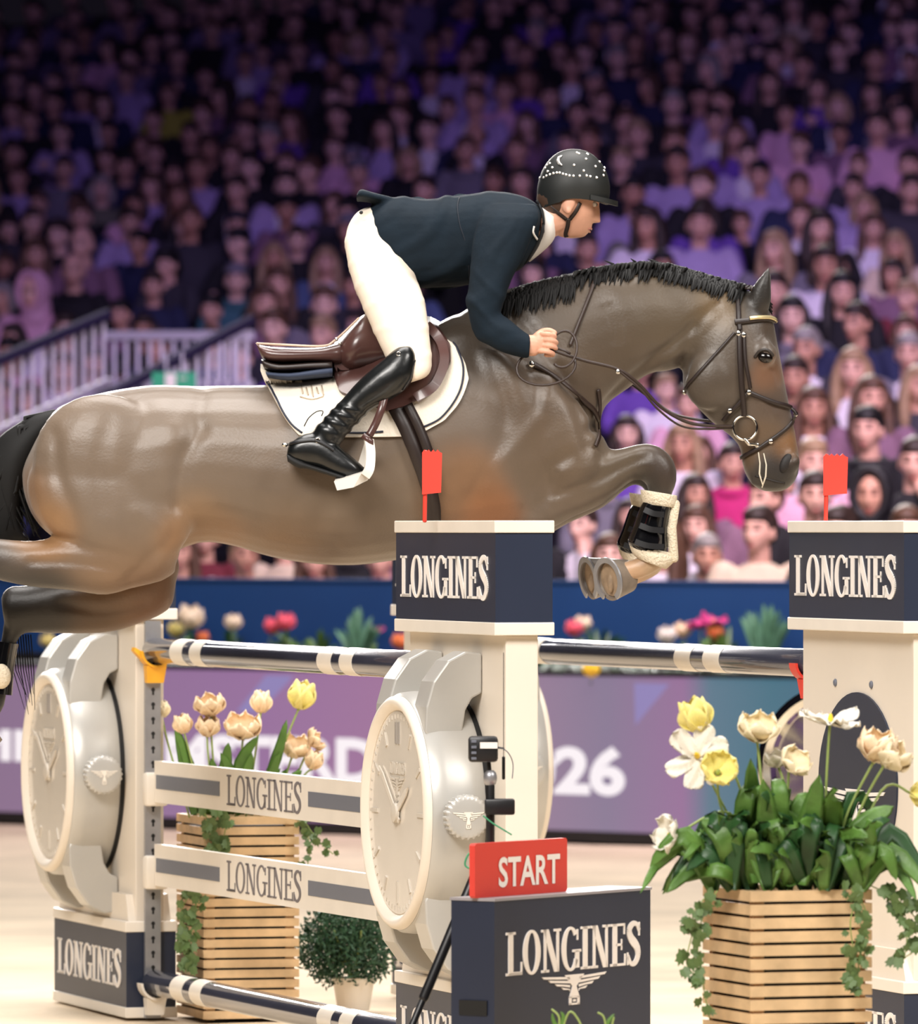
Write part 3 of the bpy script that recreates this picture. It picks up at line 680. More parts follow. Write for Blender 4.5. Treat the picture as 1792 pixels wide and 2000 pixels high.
# hind legs: near (camera side) and far, both trailing behind
secloft(hm, [((200, 800), (330, 860), .06, -.18), ((100, 880), (345, 920), .12, -.16), ((55, 930), (353, 965), .14, -.16), ((58, 985), (358, 1035), .13, -.17), ((88, 1030), (348, 1092), .10, -.18), ((150, 1062), (325, 1128), .07, -.18), ((215, 1090), (300, 1138), .04, -.18)], DH, 3, 22, 2.2)
secloft(hm, [((338, 1060), (342, 1118), .05, -.17), ((318, 1020), (312, 1136), .085, -.17), ((262, 1010), (258, 1149), .095, -.17), ((200, 1025), (205, 1162), .09, -.17), ((136, 1040), (136, 1153), .078, -.17), ((68, 1056), (60, 1146), .062, -.17), ((0, 1052), (0, 1134), .052, -.17), ((-45, 1046), (-45, 1124), .047, -.17), ((-95, 1038), (-95, 1118), .045, -.17), ((-122, 1060), (-112, 1110), .03, -.17)], DH, 3, 20, 2.1)
secloft(hm, [((-120, 1070), (-74, 1080), .042, -.17), ((-125, 1120), (-86, 1125), .036, -.17), ((-140, 1210), (-106, 1216), .029, -.17), ((-160, 1310), (-122, 1316), .033, -.17), ((-190, 1360), (-150, 1376), .036, -.17)], DH, 3, 16, 2)
secloft(hm, [((330, 1000), (350, 1110), .08, .17), ((318, 1040), (343, 1140), .09, .17), ((290, 1075), (330, 1190), .09, .17), ((240, 1095), (262, 1222), .085, .17), ((204, 1100), (204, 1236), .08, .17), ((130, 1122), (130, 1238), .068, .17), ((60, 1142), (58, 1236), .055, .17), ((18, 1146), (20, 1240), .048, .17), ((2, 1165), (8, 1210), .035, .17)], DH, 3, 20, 2.1)
secloft(hm, [((6, 1165), (58, 1190), .042, .17), ((8, 1205), (54, 1225), .04, .17), ((2, 1250), (32, 1256), .03, .17), ((-14, 1330), (16, 1336), .028, .17), ((-30, 1372), (6, 1384), .034, .17), ((-60, 1410), (-28, 1430), .034, .17)], DH, 3, 16, 2)
# forelegs, folded: near then far
for dy, ox, oy in ((-.13, 0, 0), (.13, -4, 10)):
    o = lambda *p: (p[0] + ox, p[1] + oy)
    secloft(hm, [(o(1050, 880), o(1020, 1030), .085, dy), (o(1100, 886), o(1070, 1034), .085, dy), (o(1150, 884), o(1118, 1010), .076, dy), (o(1212, 876), o(1180, 982), .064, dy), (o(1262, 866), o(1232, 940), .054, dy), (o(1296, 878), o(1256, 940), .05, dy), (o(1317, 904), o(1262, 948), .05, dy), (o(1321, 935), o(1264, 952), .045, dy), (o(1316, 958), o(1268, 958), .038, dy)], DH, 3, 18, 2.1)
    secloft(hm, [(o(1312, 945), o(1266, 945), .040, dy), (o(1308, 990), o(1262, 985), .030, dy), (o(1303, 1040), o(1258, 1035), .027, dy), (o(1303, 1080), o(1256, 1072), .033, dy), (o(1292, 1108), o(1250, 1086), .034, dy), (o(1262, 1126), o(1240, 1090), .030, dy), (o(1236, 1134), o(1222, 1096), .028, dy), (o(1216, 1140), o(1206, 1100), .030, dy)], DH, 3, 16, 2)
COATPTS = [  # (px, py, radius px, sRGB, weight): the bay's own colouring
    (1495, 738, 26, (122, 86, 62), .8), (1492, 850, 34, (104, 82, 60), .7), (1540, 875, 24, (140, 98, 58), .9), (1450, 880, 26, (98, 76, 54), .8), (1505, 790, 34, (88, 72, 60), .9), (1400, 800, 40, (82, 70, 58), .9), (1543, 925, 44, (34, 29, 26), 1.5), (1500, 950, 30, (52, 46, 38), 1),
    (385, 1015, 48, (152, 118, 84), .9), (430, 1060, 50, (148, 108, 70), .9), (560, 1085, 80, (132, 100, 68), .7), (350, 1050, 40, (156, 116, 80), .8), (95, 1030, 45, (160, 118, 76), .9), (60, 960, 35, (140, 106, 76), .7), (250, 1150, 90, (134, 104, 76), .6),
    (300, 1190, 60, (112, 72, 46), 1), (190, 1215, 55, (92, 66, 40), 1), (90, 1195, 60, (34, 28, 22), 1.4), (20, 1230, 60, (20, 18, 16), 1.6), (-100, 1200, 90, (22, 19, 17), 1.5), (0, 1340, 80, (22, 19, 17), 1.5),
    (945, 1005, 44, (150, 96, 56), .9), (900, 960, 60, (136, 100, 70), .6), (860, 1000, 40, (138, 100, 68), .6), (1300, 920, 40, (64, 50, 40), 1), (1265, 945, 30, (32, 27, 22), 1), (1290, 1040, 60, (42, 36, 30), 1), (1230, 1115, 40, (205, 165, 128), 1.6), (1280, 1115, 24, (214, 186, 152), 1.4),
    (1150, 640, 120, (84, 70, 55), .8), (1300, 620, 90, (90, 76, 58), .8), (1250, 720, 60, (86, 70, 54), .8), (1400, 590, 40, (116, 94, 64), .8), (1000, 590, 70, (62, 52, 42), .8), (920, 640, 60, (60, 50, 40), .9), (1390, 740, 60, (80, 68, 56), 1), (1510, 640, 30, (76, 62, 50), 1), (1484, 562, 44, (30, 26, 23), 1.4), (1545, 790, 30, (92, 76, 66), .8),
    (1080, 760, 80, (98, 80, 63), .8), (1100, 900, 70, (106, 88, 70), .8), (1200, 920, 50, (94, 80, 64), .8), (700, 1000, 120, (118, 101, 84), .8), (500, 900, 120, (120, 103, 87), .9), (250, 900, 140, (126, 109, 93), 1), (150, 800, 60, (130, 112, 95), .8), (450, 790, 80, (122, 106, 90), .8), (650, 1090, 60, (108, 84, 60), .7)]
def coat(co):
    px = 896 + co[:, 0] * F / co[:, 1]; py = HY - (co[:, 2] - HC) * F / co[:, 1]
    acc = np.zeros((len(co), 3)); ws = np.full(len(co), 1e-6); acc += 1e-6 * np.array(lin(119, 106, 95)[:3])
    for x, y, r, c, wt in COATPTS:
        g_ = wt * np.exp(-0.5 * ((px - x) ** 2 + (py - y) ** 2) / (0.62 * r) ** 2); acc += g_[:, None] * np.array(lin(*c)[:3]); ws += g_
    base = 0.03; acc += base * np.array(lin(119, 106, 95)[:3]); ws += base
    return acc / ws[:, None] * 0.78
horse, hco, hpoly = None, None, None
HL = P(700, HY, DH); HL.z = 1.30
ht = thing('horse', 'dark bay horse in mid-jump over the oxer, ears pricked, carrying the rider', 'horse', tuple(HL))
GROOVES = [  # (points, half-width px, depth m): muscle lines of the bay
    ([(1005, 610), (1075, 700), (1125, 790), (1148, 872)], 15, -.011), ([(955, 690), (985, 790), (965, 890), (925, 965)], 17, -.010), ([(1085, 705), (1060, 800), (1010, 870), (960, 915)], 16, .007),
    ([(1158, 838), (1200, 770), (1262, 712), (1318, 668), (1352, 636)], 11, -.011), ([(1196, 792), (1250, 738), (1300, 700), (1340, 690)], 9, .004), ([(1332, 728), (1344, 670), (1366, 625), (1398, 596)], 12, -.009), ([(1462, 752), (1486, 782), (1510, 812)], 8, .005), ([(1405, 820), (1440, 800), (1455, 770)], 9, -.004),
    ([(1085, 968), (1160, 940), (1215, 912), (1262, 890)], 9, -.008), ([(1100, 925), (1170, 910), (1240, 885)], 12, .005), ([(1075, 1005), (1130, 985), (1190, 955)], 10, .004), ([(1040, 1000), (1070, 960), (1075, 915), (1110, 890)], 12, -.009),
    ([(348, 985), (350, 930), (364, 880), (392, 835)], 17, -.014), ([(395, 756), (392, 790), (372, 830)], 14, -.006), ([(430, 1000), (480, 1015), (560, 1045), (650, 1065)], 16, -.005), ([(318, 800), (340, 850)], 30, .008),
    ([(105, 850), (112, 920), (135, 990), (150, 1050)], 15, -.009), ([(215, 820), (190, 900), (200, 990)], 22, -.005), ([(70, 920), (85, 990), (110, 1035)], 14, .005), ([(60, 1098), (140, 1098), (225, 1112)], 10, -.007), ([(270, 1000), (310, 1040), (318, 1090)], 16, .006), ([(335, 1050), (300, 1085), (250, 1130)], 12, -.006),
    ([(1195, 560), (1230, 620), (1240, 690)], 30, .006), ([(1300, 570), (1330, 600), (1340, 650)], 24, -.004), ([(900, 640), (930, 700), (925, 780)], 24, -.005), ([(120, 1180), (200, 1195), (280, 1180)], 12, -.006), ([(1178, 600), (1196, 632), (1198, 668)], 5, -.003), ([(1192, 596), (1210, 630), (1212, 670)], 5, -.003), ([(1506, 652), (1512, 672)], 9, -.005), ([(1505, 716), (1516, 726), (1520, 745)], 7, -.005)]
def muscle(co):
    px = 896 + co[:, 0] * F / co[:, 1]; py = HY - (co[:, 2] - HC) * F / co[:, 1]; d = np.zeros(len(co))
    side = np.clip(np.abs(co[:, 1] - DH) / .05, 0, 1)
    for pts, w_, dep in GROOVES:
        q = np.array(catmull(pts, 5)); best = np.full(len(co), 1e9)
        for i in range(len(q) - 1):
            a, b = q[i], q[i + 1]; ab = b - a; t = np.clip(((px - a[0]) * ab[0] + (py - a[1]) * ab[1]) / (ab @ ab + 1e-9), 0, 1)
            best = np.minimum(best, (px - a[0] - t * ab[0]) ** 2 + (py - a[1] - t * ab[1]) ** 2)
        d += dep * np.exp(-best / (w_ * w_))
    ribs = np.exp(-(((px - 640) / 120) ** 2 + ((py - 960) / 80) ** 2)); d += .0016 * ribs * np.sin((px + .25 * py) / 9.5)
    return d * side
body, hco, hpoly = fused('body', hm, 0.0105, COAT, ht, 9, True, coat, None, muscle)
BVH = BVHTree.FromPolygons(hco.tolist(), hpoly)
EYE0 = Vector((0, 0, HC))
def hit(px, py, lift=0.0, bvh=None, default=None):
    d = (P(px, py, 10.0) - EYE0).normalized(); r = (bvh or BVH).ray_cast(EYE0, d)
    if r[0] is None: return (P(px, py, default or DH), Vector((0, -1, 0)), False)
    nn = r[1] if r[1].dot(d) < 0 else -r[1]
    return (r[0] + nn * lift, nn, True)
def strap(mb, pts, wid, th=.004, lift=.003, k=6, bvh=None):
    q = catmull(pts, k); L, N = [], []; last = DH - .08
    hs = [hit(x, y, lift, bvh, None) for x, y in q]
    ok = [i for i, h in enumerate(hs) if h[2]]
    for i, h in enumerate(hs):
        if h[2]: L.append(h[0]); N.append(h[1])
        else:
            j = min(ok, key=lambda a: abs(a - i)) if ok else None
            dd = hs[j][0].y if j is not None else DH - .1
            L.append(P(q[i][0], q[i][1], dd - .002)); N.append(hs[j][1] if j is not None else Vector((0, -1, 0)))
    for _ in range(2): N = [(N[max(i - 1, 0)] + N[i] * 2 + N[min(i + 1, len(N) - 1)]).normalized() for i in range(len(N))]
    mb.ribbon(L, N, wid, th); return mb
# eyes, nostrils, mouth line, inside of ear
for s in (-1, 1):
    h = hit(1494, 698)[0]; c = Vector((h.x, DH + s * (DH - h.y - .006), h.z)); mb = MB(); mb.ell(c, (.024, .013, .018), Matrix.Rotation(R(15), 3, 'Y')); mb.build('eye', EYEM, ht, True)
    mb = MB(); 
    if s < 0:
        pts = [hit(1474, 697, .002)[0], hit(1484, 686, .003)[0], hit(1498, 684, .003)[0], hit(1508, 694, .002)[0]]; mb.tube([Vector(q) for q in catmull(pts, 4)], .005, 8); mb.build('eyelid', mat('dark_eyelid', lin(40, 32, 27), .5), ht, True)
        mb = MB(); h = hit(1533, 905, -.005)[0]; mb.ell(h, (.018, .011, .033), Matrix.Rotation(R(24), 3, 'Y')); mb.build('nostril', mat('nostril_dark', lin(22, 16, 15), .6), ht, True)
mb = MB()
for q in ([(1481, 884), (1484, 905), (1483, 925), (1489, 946)], [(1491, 886), (1496, 908), (1495, 930), (1488, 950)]):
    mb.tube([hit(x, y, .004)[0] for x, y in q], [.0016, .0022, .0026, .0018], 8)
props(mb.build('foam', mat('white_foam', lin(226, 216, 196), .3), ht, True), kind='stuff')
mb = MB(); strap(mb, [(1474, 930), (1492, 934), (1512, 940), (1532, 944)], .005, .002, .0, 4); mb.build('mouth', mat('mouth_line', lin(34, 27, 24), .6), ht, True)
# mane along the crest
mb = MB(); MST = [((955, 585), (985, 612)), ((1000, 563), (1015, 602)), ((1050, 549), (1062, 590)), ((1110, 536), (1120, 574)), ((1160, 522), (1168, 556)), ((1210, 515), (1214, 546)), ((1260, 511), (1262, 541)), ((1310, 515), (1306, 543)), ((1360, 529), (1352, 553)), ((1410, 544), (1402, 562)), ((1458, 556), (1450, 575))]
secloft(mb, [(a, b, .038 if 0 < i < 10 else .012) for i, (a, b) in enumerate(MST)], DH, 4, 16, 2)
for i in range(520):
    f = random.random(); x = 960 + 500 * f; yt = float(np.interp(x, [q[0][0] for q in MST], [q[0][1] for q in MST])) + random.uniform(-2, 8)
    ln = (random.uniform(30, 62) if x < 1130 else random.uniform(18, 38)); a = P(x, yt + 3, DH + random.uniform(-.03, .02)); ex = x - random.uniform(4, 20)
    if 1165 < x < 1400 and random.random() < .1: a = P(x, yt, DH); e_ = P(x - random.uniform(8, 22), yt - random.uniform(0, 8), DH + random.uniform(-.02, .02)); mb.tube([a, a.lerp(e_, .5), e_], [.004, .003, .001], 5); continue
    h = hit(ex, yt + ln, .008); e_ = h[0] if h[2] else P(ex, yt + ln * .6, DH - .06); m_ = a.lerp(e_, .5); hm_ = hit((x + ex) / 2, yt + ln * .5, .014); m_ = hm_[0] if hm_[2] else m_ + Vector((0, -.03, .01))
    mb.tube([a, m_, e_], [.006, .0065, .0012], 5)
props(mb.build('mane', HAIRB, ht, True), 'short black mane')
mb = MB()
for i in range(16):
    a = P(1462 + random.uniform(-8, 18), 572, DH + random.uniform(-.03, .03)); e_ = P(1500 + random.uniform(0, 8), 600 + random.uniform(-5, 14), DH + random.uniform(-.03, .03)); mb.tube([a, a.lerp(e_, .5) + Vector((.005, 0, .014)), e_], [.009, .008, .002], 6)
mb.build('forelock', HAIRB, ht, True)
# tail
mb = MB(); secloft(mb, [((108, 800), (100, 850), .035), ((70, 808), (72, 890), .05), ((30, 830), (45, 960), .06), ((0, 852), (40, 1020), .06), ((-30, 890), (50, 1052), .055), ((-55, 960), (60, 1060), .05), ((-60, 1060), (30, 1062), .04)], DH, 3, 18, 2)
for i in range(90):
    t_ = random.random(); s0 = (105 - 20 * t_, 803 + 40 * t_); s1 = (55 - 40 * t_ + random.uniform(-8, 8), 815 + 70 * t_); s2 = (15 + random.uniform(-40, 30), 930 + random.uniform(-40, 40)); s3 = (30 + random.uniform(-90, 50), 1045 + random.uniform(-30, 16))
    dy = random.uniform(-.055, .055); mb.tube([P(*s0, DH + dy * .3), P(*s1, DH + dy * .8), P(*s2, DH + dy), P(*s3, DH + dy)], [.006, .008, .007, .0015], 5)
props(mb.build('tail', HAIRB, ht, True), 'black tail streaming behind')
# tail wisps hanging past the far hock
mb = MB()
for i in range(9):
    x = 20 + i * 5; mb.tube([P(x, 1240, DH + .2), P(x + 6, 1310, DH + .2), P(48 + i * 2.5, 1380 + random.uniform(-40, 20), DH + .2)], [.0022, .0018, .0008], 5)
props(mb.build('feather_hair', HAIRB, ht, True), kind='stuff')
# hooves: sole turned back (left)
def hoof(c, ax, r0, r1, ln, nm='hoof'):
    ax = ax.normalized(); u = ax.cross(Vector((0, 0, 1))).normalized(); v = u.cross(ax); mb = MB(); mb2 = MB()
    ring = lambda o, r, sq=1.0: [o + u * r * math.cos(2 * math.pi * q / 28) + v * r * sq * math.sin(2 * math.pi * q / 28) for q in range(28)]
    mb.loft([ring(c - ax * ln, r0 * .7), ring(c - ax * ln, r0), ring(c - ax * ln * .5, (r0 + r1) / 2), ring(c, r1), ring(c + ax * .001, r1 * .9), ring(c - ax * .012, r1 * .8)]); h = mb.build(nm, HOOFM, ht, True, True, 40)
    mb2.loft([ring(c - ax * .02, r1 * .78), ring(c - ax * .006, r1 * .80), ring(c - ax * .004, r1 * .4)]); mb2.ell(c - ax * .004 + v * -.012, (.012, .012, .03)); mb2.build('sole', SOLEM, h, True, True, 40)
    mb3 = MB(); pts = [c + ax * .004 + u * r1 * .93 * math.cos(a) + v * r1 * .93 * math.sin(a) for a in [R(-60 + 300 * i / 24) for i in range(25)]]; mb3.ribbon(pts, ax, .018, .006); mb3.build('horseshoe', STEEL, h, True, True, 40)
hoof(P(1190, 1132, DH - .13), Vector((-.80, -.56, -.16)), .052, .068, .072)
hoof(P(1152, 1130, DH + .13), Vector((-.90, -.36, -.16)), .052, .068, .078)
hoof(P(-48, 1448, DH + .17), Vector((-.75, -.1, -.6)), .05, .064, .07)
hoof(P(-200, 1410, DH - .17), Vector((-.8, -.1, -.5)), .05, .064, .07)

# tendon boots on the forelegs (fleece-edged), and the far hind boot
BOOTP = mat('patent_black', lin(14, 14, 16), 0.1, coat=1.0); FLEECE = mat('cream_fleece', lin(236, 222, 196), 0.95, bump=1.0, bscale=160)
def tendon_boot(label, dy, ox, oy, g=None):
    b0 = P(1288 + ox, 1030 + oy, DH + dy); t = thing('tendon_boot', label, 'horse boot', tuple(b0), 0, g); o = lambda *p: (p[0] + ox, p[1] + oy)
    m1 = MB(); secloft(m1, [(o(1313, 982), o(1262, 972), .046, dy), (o(1310, 1000), o(1250, 990), .048, dy), (o(1304, 1040), o(1236, 1030), .046, dy), (o(1304, 1070), o(1226, 1058), .05, dy), (o(1298, 1094), o(1240, 1078), .05, dy)], DH, 4, 22, 2.4); sh = m1.build('shell', BOOTP, t, True, True, 50)
    m2 = MB(); secloft(m2, [(o(1322, 968), o(1250, 956), .054, dy), (o(1321, 984), o(1252, 970), .056, dy), (o(1316, 992), o(1256, 984), .050, dy)], DH, 3, 22, 2.2); m2.build('fleece_trim', FLEECE, t, True)
    m2 = MB(); secloft(m2, [(o(1312, 1080), o(1228, 1062), .048, dy), (o(1316, 1096), o(1234, 1080), .055, dy), (o(1300, 1112), o(1246, 1092), .048, dy)], DH, 3, 22, 2.2); m2.build('fleece_trim', FLEECE, t, True)
    m2 = MB(); m2.tube([P(*o(1318, 985), DH + dy - .01), P(*o(1311, 1030), DH + dy - .015), P(*o(1315, 1090), DH + dy - .01)], .016, 10); m2.build('fleece_edge', FLEECE, t, True)
    for i, y in enumerate((995, 1026, 1058)):
        m3 = MB(); pts = [P(*o(1258 - i * 9, y), DH + dy - .054), P(*o(1276 - i * 5, y + 8), DH + dy - .060), P(*o(1296, y + 10), DH + dy - .056)]; m3.ribbon([Vector(q) for q in catmull(pts, 4)], Vector((0, -1, 0)), .018, .004); m3.build('fastening', BLACKP, sh, True, True, 40)
    return t
tendon_boot('glossy black tendon boot with cream fleece on the nearer foreleg', -.13, 0, 0)
tendon_boot('glossy black tendon boot mostly hidden on the farther foreleg', .13, -22, 6)
t = thing('hind_boot', 'black fleece-lined boot on the trailing hind leg at the left edge', 'horse boot', tuple(P(0, 1320, DH + .17)))
mb = MB(); secloft(mb, [((-4, 1252), (36, 1258), .042, .17), ((-14, 1300), (28, 1304), .042, .17), ((-24, 1352), (24, 1358), .046, .17)], DH, 4, 20, 2.3); mb.build('shell', BOOTP, t, True, True, 50)
mb = MB(); mb.ell(P(2, 1321, DH + .12), (.032, .03, .04)); mb.build('fleece_pad', FLEECE, t, True)

# ---------------------------------------------------------------- saddle pad, saddle, girth
PADM = mat('saddle_pad_cotton', lin(238, 228, 212), 0.85, bump=0.25, bscale=140); PIPE = mat('navy_piping', lin(30, 34, 52), .6); LEA = mat('brown_leather', lin(80, 53, 49), 0.32, coat=0.25, var=0.12, vscale=12); LEAD = mat('dark_leather', lin(36, 25, 22), 0.45); HALFP = mat('navy_half_pad', lin(44, 54, 76), .8)
def top_edge(px):  # pixel row of the horse's spine under the saddle
    return float(np.interp(px, [500, 600, 690, 770, 840, 870, 905], [748, 741, 722, 686, 640, 622, 608]))
def drape(poly_bottom, x0, x1, top_fn, lift, nx=44, nz=16, th=.010, bulge=None):
    """sheet over the horse's back: columns px x0..x1, from the spine to poly_bottom on the near side, mirrored to the far side"""
    bx = [p[0] for p in poly_bottom]; by = [p[1] for p in poly_bottom]; rows_o = []; rows_i = []
    for i in range(nx + 1):
        x = x0 + (x1 - x0) * i / nx; tp = top_fn(x); bt = float(np.interp(x, bx, by)); co, ci = [], []; pts = []
        for j in range(nz + 1):
            f = j / nz; y = tp + (bt - tp) * f
            if j == 0: p = P(x, tp - 3, DH); n_ = Vector((0, 0, 1))
            else:
                p, n_, ok = hit(x, max(y, tp + 4))
                if not ok: p = P(x, y, DH - .12); n_ = Vector((0, -1, .3)).normalized()
            lf = lift + (bulge(x, y) if bulge else 0)
            pts.append((p + n_ * (lf + th), p + n_ * lf))
        co = [p[0] for p in pts]; ci = [p[1] for p in pts]
        mir = lambda p: Vector((p.x, 2 * DH - p.y, p.z))
        loop = co[::-1] + [mir(q) for q in co[1:]]; inner = ci[::-1] + [mir(q) for q in ci[1:]]
        rows_o.append(loop + inner[::-1])
    mb = MB(); mb.loft(rows_o); return mb
pad_b = [(508, 724), (516, 746), (530, 772), (545, 800), (562, 828), (584, 852), (620, 855), (700, 855), (790, 853), (830, 842), (866, 822), (890, 795), (900, 780), (907, 764), (912, 750), (914, 741)]
ptop = lambda x: float(np.interp(x, [508, 600, 690, 770, 840, 885, 900, 908, 914], [722, 741, 722, 686, 634, 668, 692, 710, 738]))
tp_ = thing('saddle_pad', 'white saddle pad with dark piping under the brown saddle', 'saddle pad', tuple(P(720, 780, DH)))
mb = drape(pad_b, 508.5, 913.5, ptop, .004, 80); mb.build('pad', PADM, tp_, True, True, 60)
PB = BVHTree.FromPolygons([tuple(v) for v in mb.v], mb.f)
mb = MB(); strap(mb, [(521, 745), (538, 776), (553, 806), (570, 830), (590, 846)], .006, .003, .002, 5, PB); strap(mb, [(668, 846), (710, 846), (748, 843)], .006, .003, .002, 4, PB); strap(mb, [(826, 834), (858, 818), (884, 788), (900, 756), (904, 718), (893, 684), (872, 655), (848, 630)], .006, .003, .002, 5, PB); mb.build('piping', PIPE, tp_, True)
mb = MB()
for i in range(5):
    strap(mb, [(588 + i * 10, 754 + (i % 2) * 4), (592 + i * 10, 770 + (i % 3) * 3)], .004, .002, .002, 2, PB)
strap(mb, [(586, 776), (610, 781), (632, 775)], .003, .002, .002, 3, PB); mb.build('embroidery', mat('beige_thread', lin(190, 172, 150), .7), tp_, True)
sd = thing('saddle', 'brown leather jumping saddle under the rider, with stirrups hanging', 'saddle', tuple(P(740, 720, DH)))
flap_b = [(652, 735), (656, 752), (666, 776), (690, 786), (722, 797), (756, 807), (790, 798), (820, 784), (850, 762), (872, 732), (884, 704)]
ftop = lambda x: float(np.interp(x, [652, 690, 750, 800, 840, 862, 884], [690, 668, 650, 628, 640, 658, 684]))
mb = drape(flap_b, 653, 880, ftop, .016, 40, 14, .012, lambda x, y: .012 * math.exp(-((x - 850 + (y - 700) * .3) / 22) ** 2)); mb.build('flap', LEA, sd, True, True, 60)
FB = BVHTree.FromPolygons([tuple(v) for v in mb.v], mb.f)
mb = MB(); strap(mb, [(838, 640), (858, 668), (866, 700), (860, 730), (842, 758), (812, 780)], .030, .016, .0, 6, FB); mb.build('knee_roll', LEA, sd, True, True, 60)
mb = MB()  # seat with raised cantle
secloft(mb, [((650, 676), (660, 712), .12), ((668, 655), (672, 728), .18), ((690, 632), (690, 735), .205), ((712, 614), (712, 735), .20), ((732, 622), (735, 728), .19), ((760, 650), (765, 712), .18), ((795, 646), (800, 700), .15), ((822, 630), (830, 665), .09), ((840, 632), (846, 652), .05)], DH, 4, 24, 2.4); mb.build('seat', LEA, sd, True)
mb = MB()  # panels and gussets behind the seat
secloft(mb, [((499, 671), (503, 674), .16), ((520, 677), (512, 700), .18), ((560, 680), (530, 712), .19), ((620, 680), (600, 712), .19), ((655, 672), (660, 716), .18), ((685, 662), (690, 715), .15)], DH, 3, 24, 3.2); pn = mb.build('panel', LEA, sd, True)
mb = MB(); secloft(mb, [((512, 702), (518, 722), .19), ((550, 712), (540, 729), .21), ((610, 708), (600, 728), .21), ((650, 706), (651, 728), .205)], DH, 3, 24, 3.0); mb.build('panel', LEAD, sd, True)
mb = MB(); secloft(mb, [((520, 726), (526, 741), .21), ((570, 728), (565, 746), .225), ((620, 720), (618, 743), .225), ((651, 716), (651, 740), .222)], DH, 3, 24, 2.6); props(mb.build('half_pad', HALFP, sd, True), 'navy half pad')
mb = MB()
for q in ((657, 663), (664, 671), (678, 674)): mb.ell(P(q[0], q[1], DH - .17), (.006, .006, .006))
mb.build('rivet', CHROME, sd, True)
mb = MB(); mb.tube([Vector(q) for q in catmull([P(502, 671, DH - .14), P(560, 674, DH - .185), P(630, 676, DH - .19), P(655, 664, DH - .17), P(700, 622, DH - .15)], 6)], .004, 8); mb.build('welt', mat('tan_welt', lin(196, 170, 150), .4), sd, True)
mb = MB(); strap(mb, [(772, 800), (788, 830), (802, 862), (815, 895), (828, 930), (838, 965), (843, 1000), (838, 1050), (820, 1090)], .048, .006, .019, 6); strap(mb, [(796, 796), (812, 828), (826, 862), (838, 900), (846, 950)], .030, .006, .027, 6); mb.build('girth', LEAD, sd, True)
LX = DH - .415
mb = MB(); mb.ribbon([Vector(q) for q in catmull([P(752, 770, LX + .02), P(744, 800, LX), P(733, 828, LX), P(720, 852, LX - .005)], 4)], Vector((0, -1, 0)), .024, .004); mb.ribbon([P(708, 850, LX - .012), P(724, 862, LX - .014), P(723, 876, LX - .012)], Vector((0, -1, 0)), .018, .006); mb.build('stirrup_leather', LEA, sd, True)
IRON = mat('white_stirrup', lin(228, 222, 212), .3)
mb = MB(); a = [P(719, 860, LX), P(722, 885, LX - .03), P(720, 915, LX - .055), P(712, 930, LX - .06)]; mb.ribbon([Vector(q) for q in catmull(a, 4)], Vector((.35, -1, 0)), .030, .009)
mb.ribbon([Vector(q) for q in catmull([P(719, 860, LX + .005), P(712, 885, LX + .05), P(704, 910, LX + .07)], 4)], Vector((.35, 1, 0)), .022, .008)
M_ = [P(652, 941, LX - .045), P(706, 924, LX - .062), P(722, 918, LX - .03), P(716, 912, LX + .07), P(660, 926, LX + .075)]; bt = [P(658, 958, LX - .045), P(690, 952, LX - .06), P(718, 938, LX - .04), P(722, 926, LX + .05), P(664, 942, LX + .06)]
mb.loft([M_, bt]); mb.build('stirrup_iron', IRON, sd, True, True, 35)

# ---------------------------------------------------------------- bridle, reins, breastplate
br = thing('bridle', 'dark leather bridle with silver ring bit and looped reins on the bay horse', 'bridle', tuple(P(1455, 830, DH)))
mb = MB(); strap(mb, [(1440, 574), (1441, 600), (1442, 626), (1444, 645)], .016, .004, .004); strap(mb, [(1472, 566), (1455, 562), (1440, 574)], .018, .005, .006, 4); mb.build('headpiece', LEAD, br, True)
mb = MB(); strap(mb, [(1434, 630), (1455, 628), (1478, 625), (1498, 624), (1511, 630)], .016, .006, .004); mb.build('browband', LEAD, br, True)
mb = MB(); strap(mb, [(1462, 624), (1480, 622), (1498, 622), (1512, 630)], .011, .007, .008); mb.build('browband_trim', mat('pale_gold', lin(214, 196, 150), .25, .5), br, True)
mb = MB(); strap(mb, [(1443, 648), (1444, 700), (1447, 750), (1452, 800), (1452, 812)], .017, .005, .004); mb.build('cheekpiece', LEAD, br, True)
mb = MB(); strap(mb, [(1452, 650), (1454, 700), (1460, 735), (1464, 758)], .011, .005, .004); mb.build('noseband_strap', LEAD, br, True)
mb = MB(); strap(mb, [(1462, 766), (1485, 776), (1510, 786), (1532, 793), (1548, 802), (1554, 812)], .015, .006, .004); strap(mb, [(1462, 764), (1440, 790), (1424, 806), (1412, 820)], .012, .005, .003); mb.build('noseband', LEAD, br, True)
mb = MB(); strap(mb, [(1551, 812), (1540, 830), (1520, 848), (1500, 862), (1480, 876), (1462, 886), (1449, 894)], .012, .005, .004); mb.build('flash_strap', LEAD, br, True)
mb = MB(); strap(mb, [(1434, 650), (1415, 672), (1390, 700), (1365, 728), (1344, 752), (1337, 764)], .009, .004, .003); mb.build('throat_lash', LEAD, br, True)
def torus(mb, c, rx, nrm, tr, n=40):
    nrm = Vector(nrm).normalized(); u = nrm.cross(Vector((0, 0, 1))).normalized(); v = u.cross(nrm); rings = []
    for i in range(n + 1):
        a = 2 * math.pi * i / n; o = u * math.cos(a) + v * math.sin(a); cc = Vector(c) + o * rx
        rings.append([cc + o * tr * math.cos(2 * math.pi * k / 8) + nrm * tr * math.sin(2 * math.pi * k / 8) for k in range(8)])
    mb.loft(rings, False)
bitc = hit(1455, 832, .016)[0]
mb = MB(); torus(mb, bitc, .038, (0.1, -1, 0), .0042); b_ = mb.build('bit_ring', CHROME, br, True)
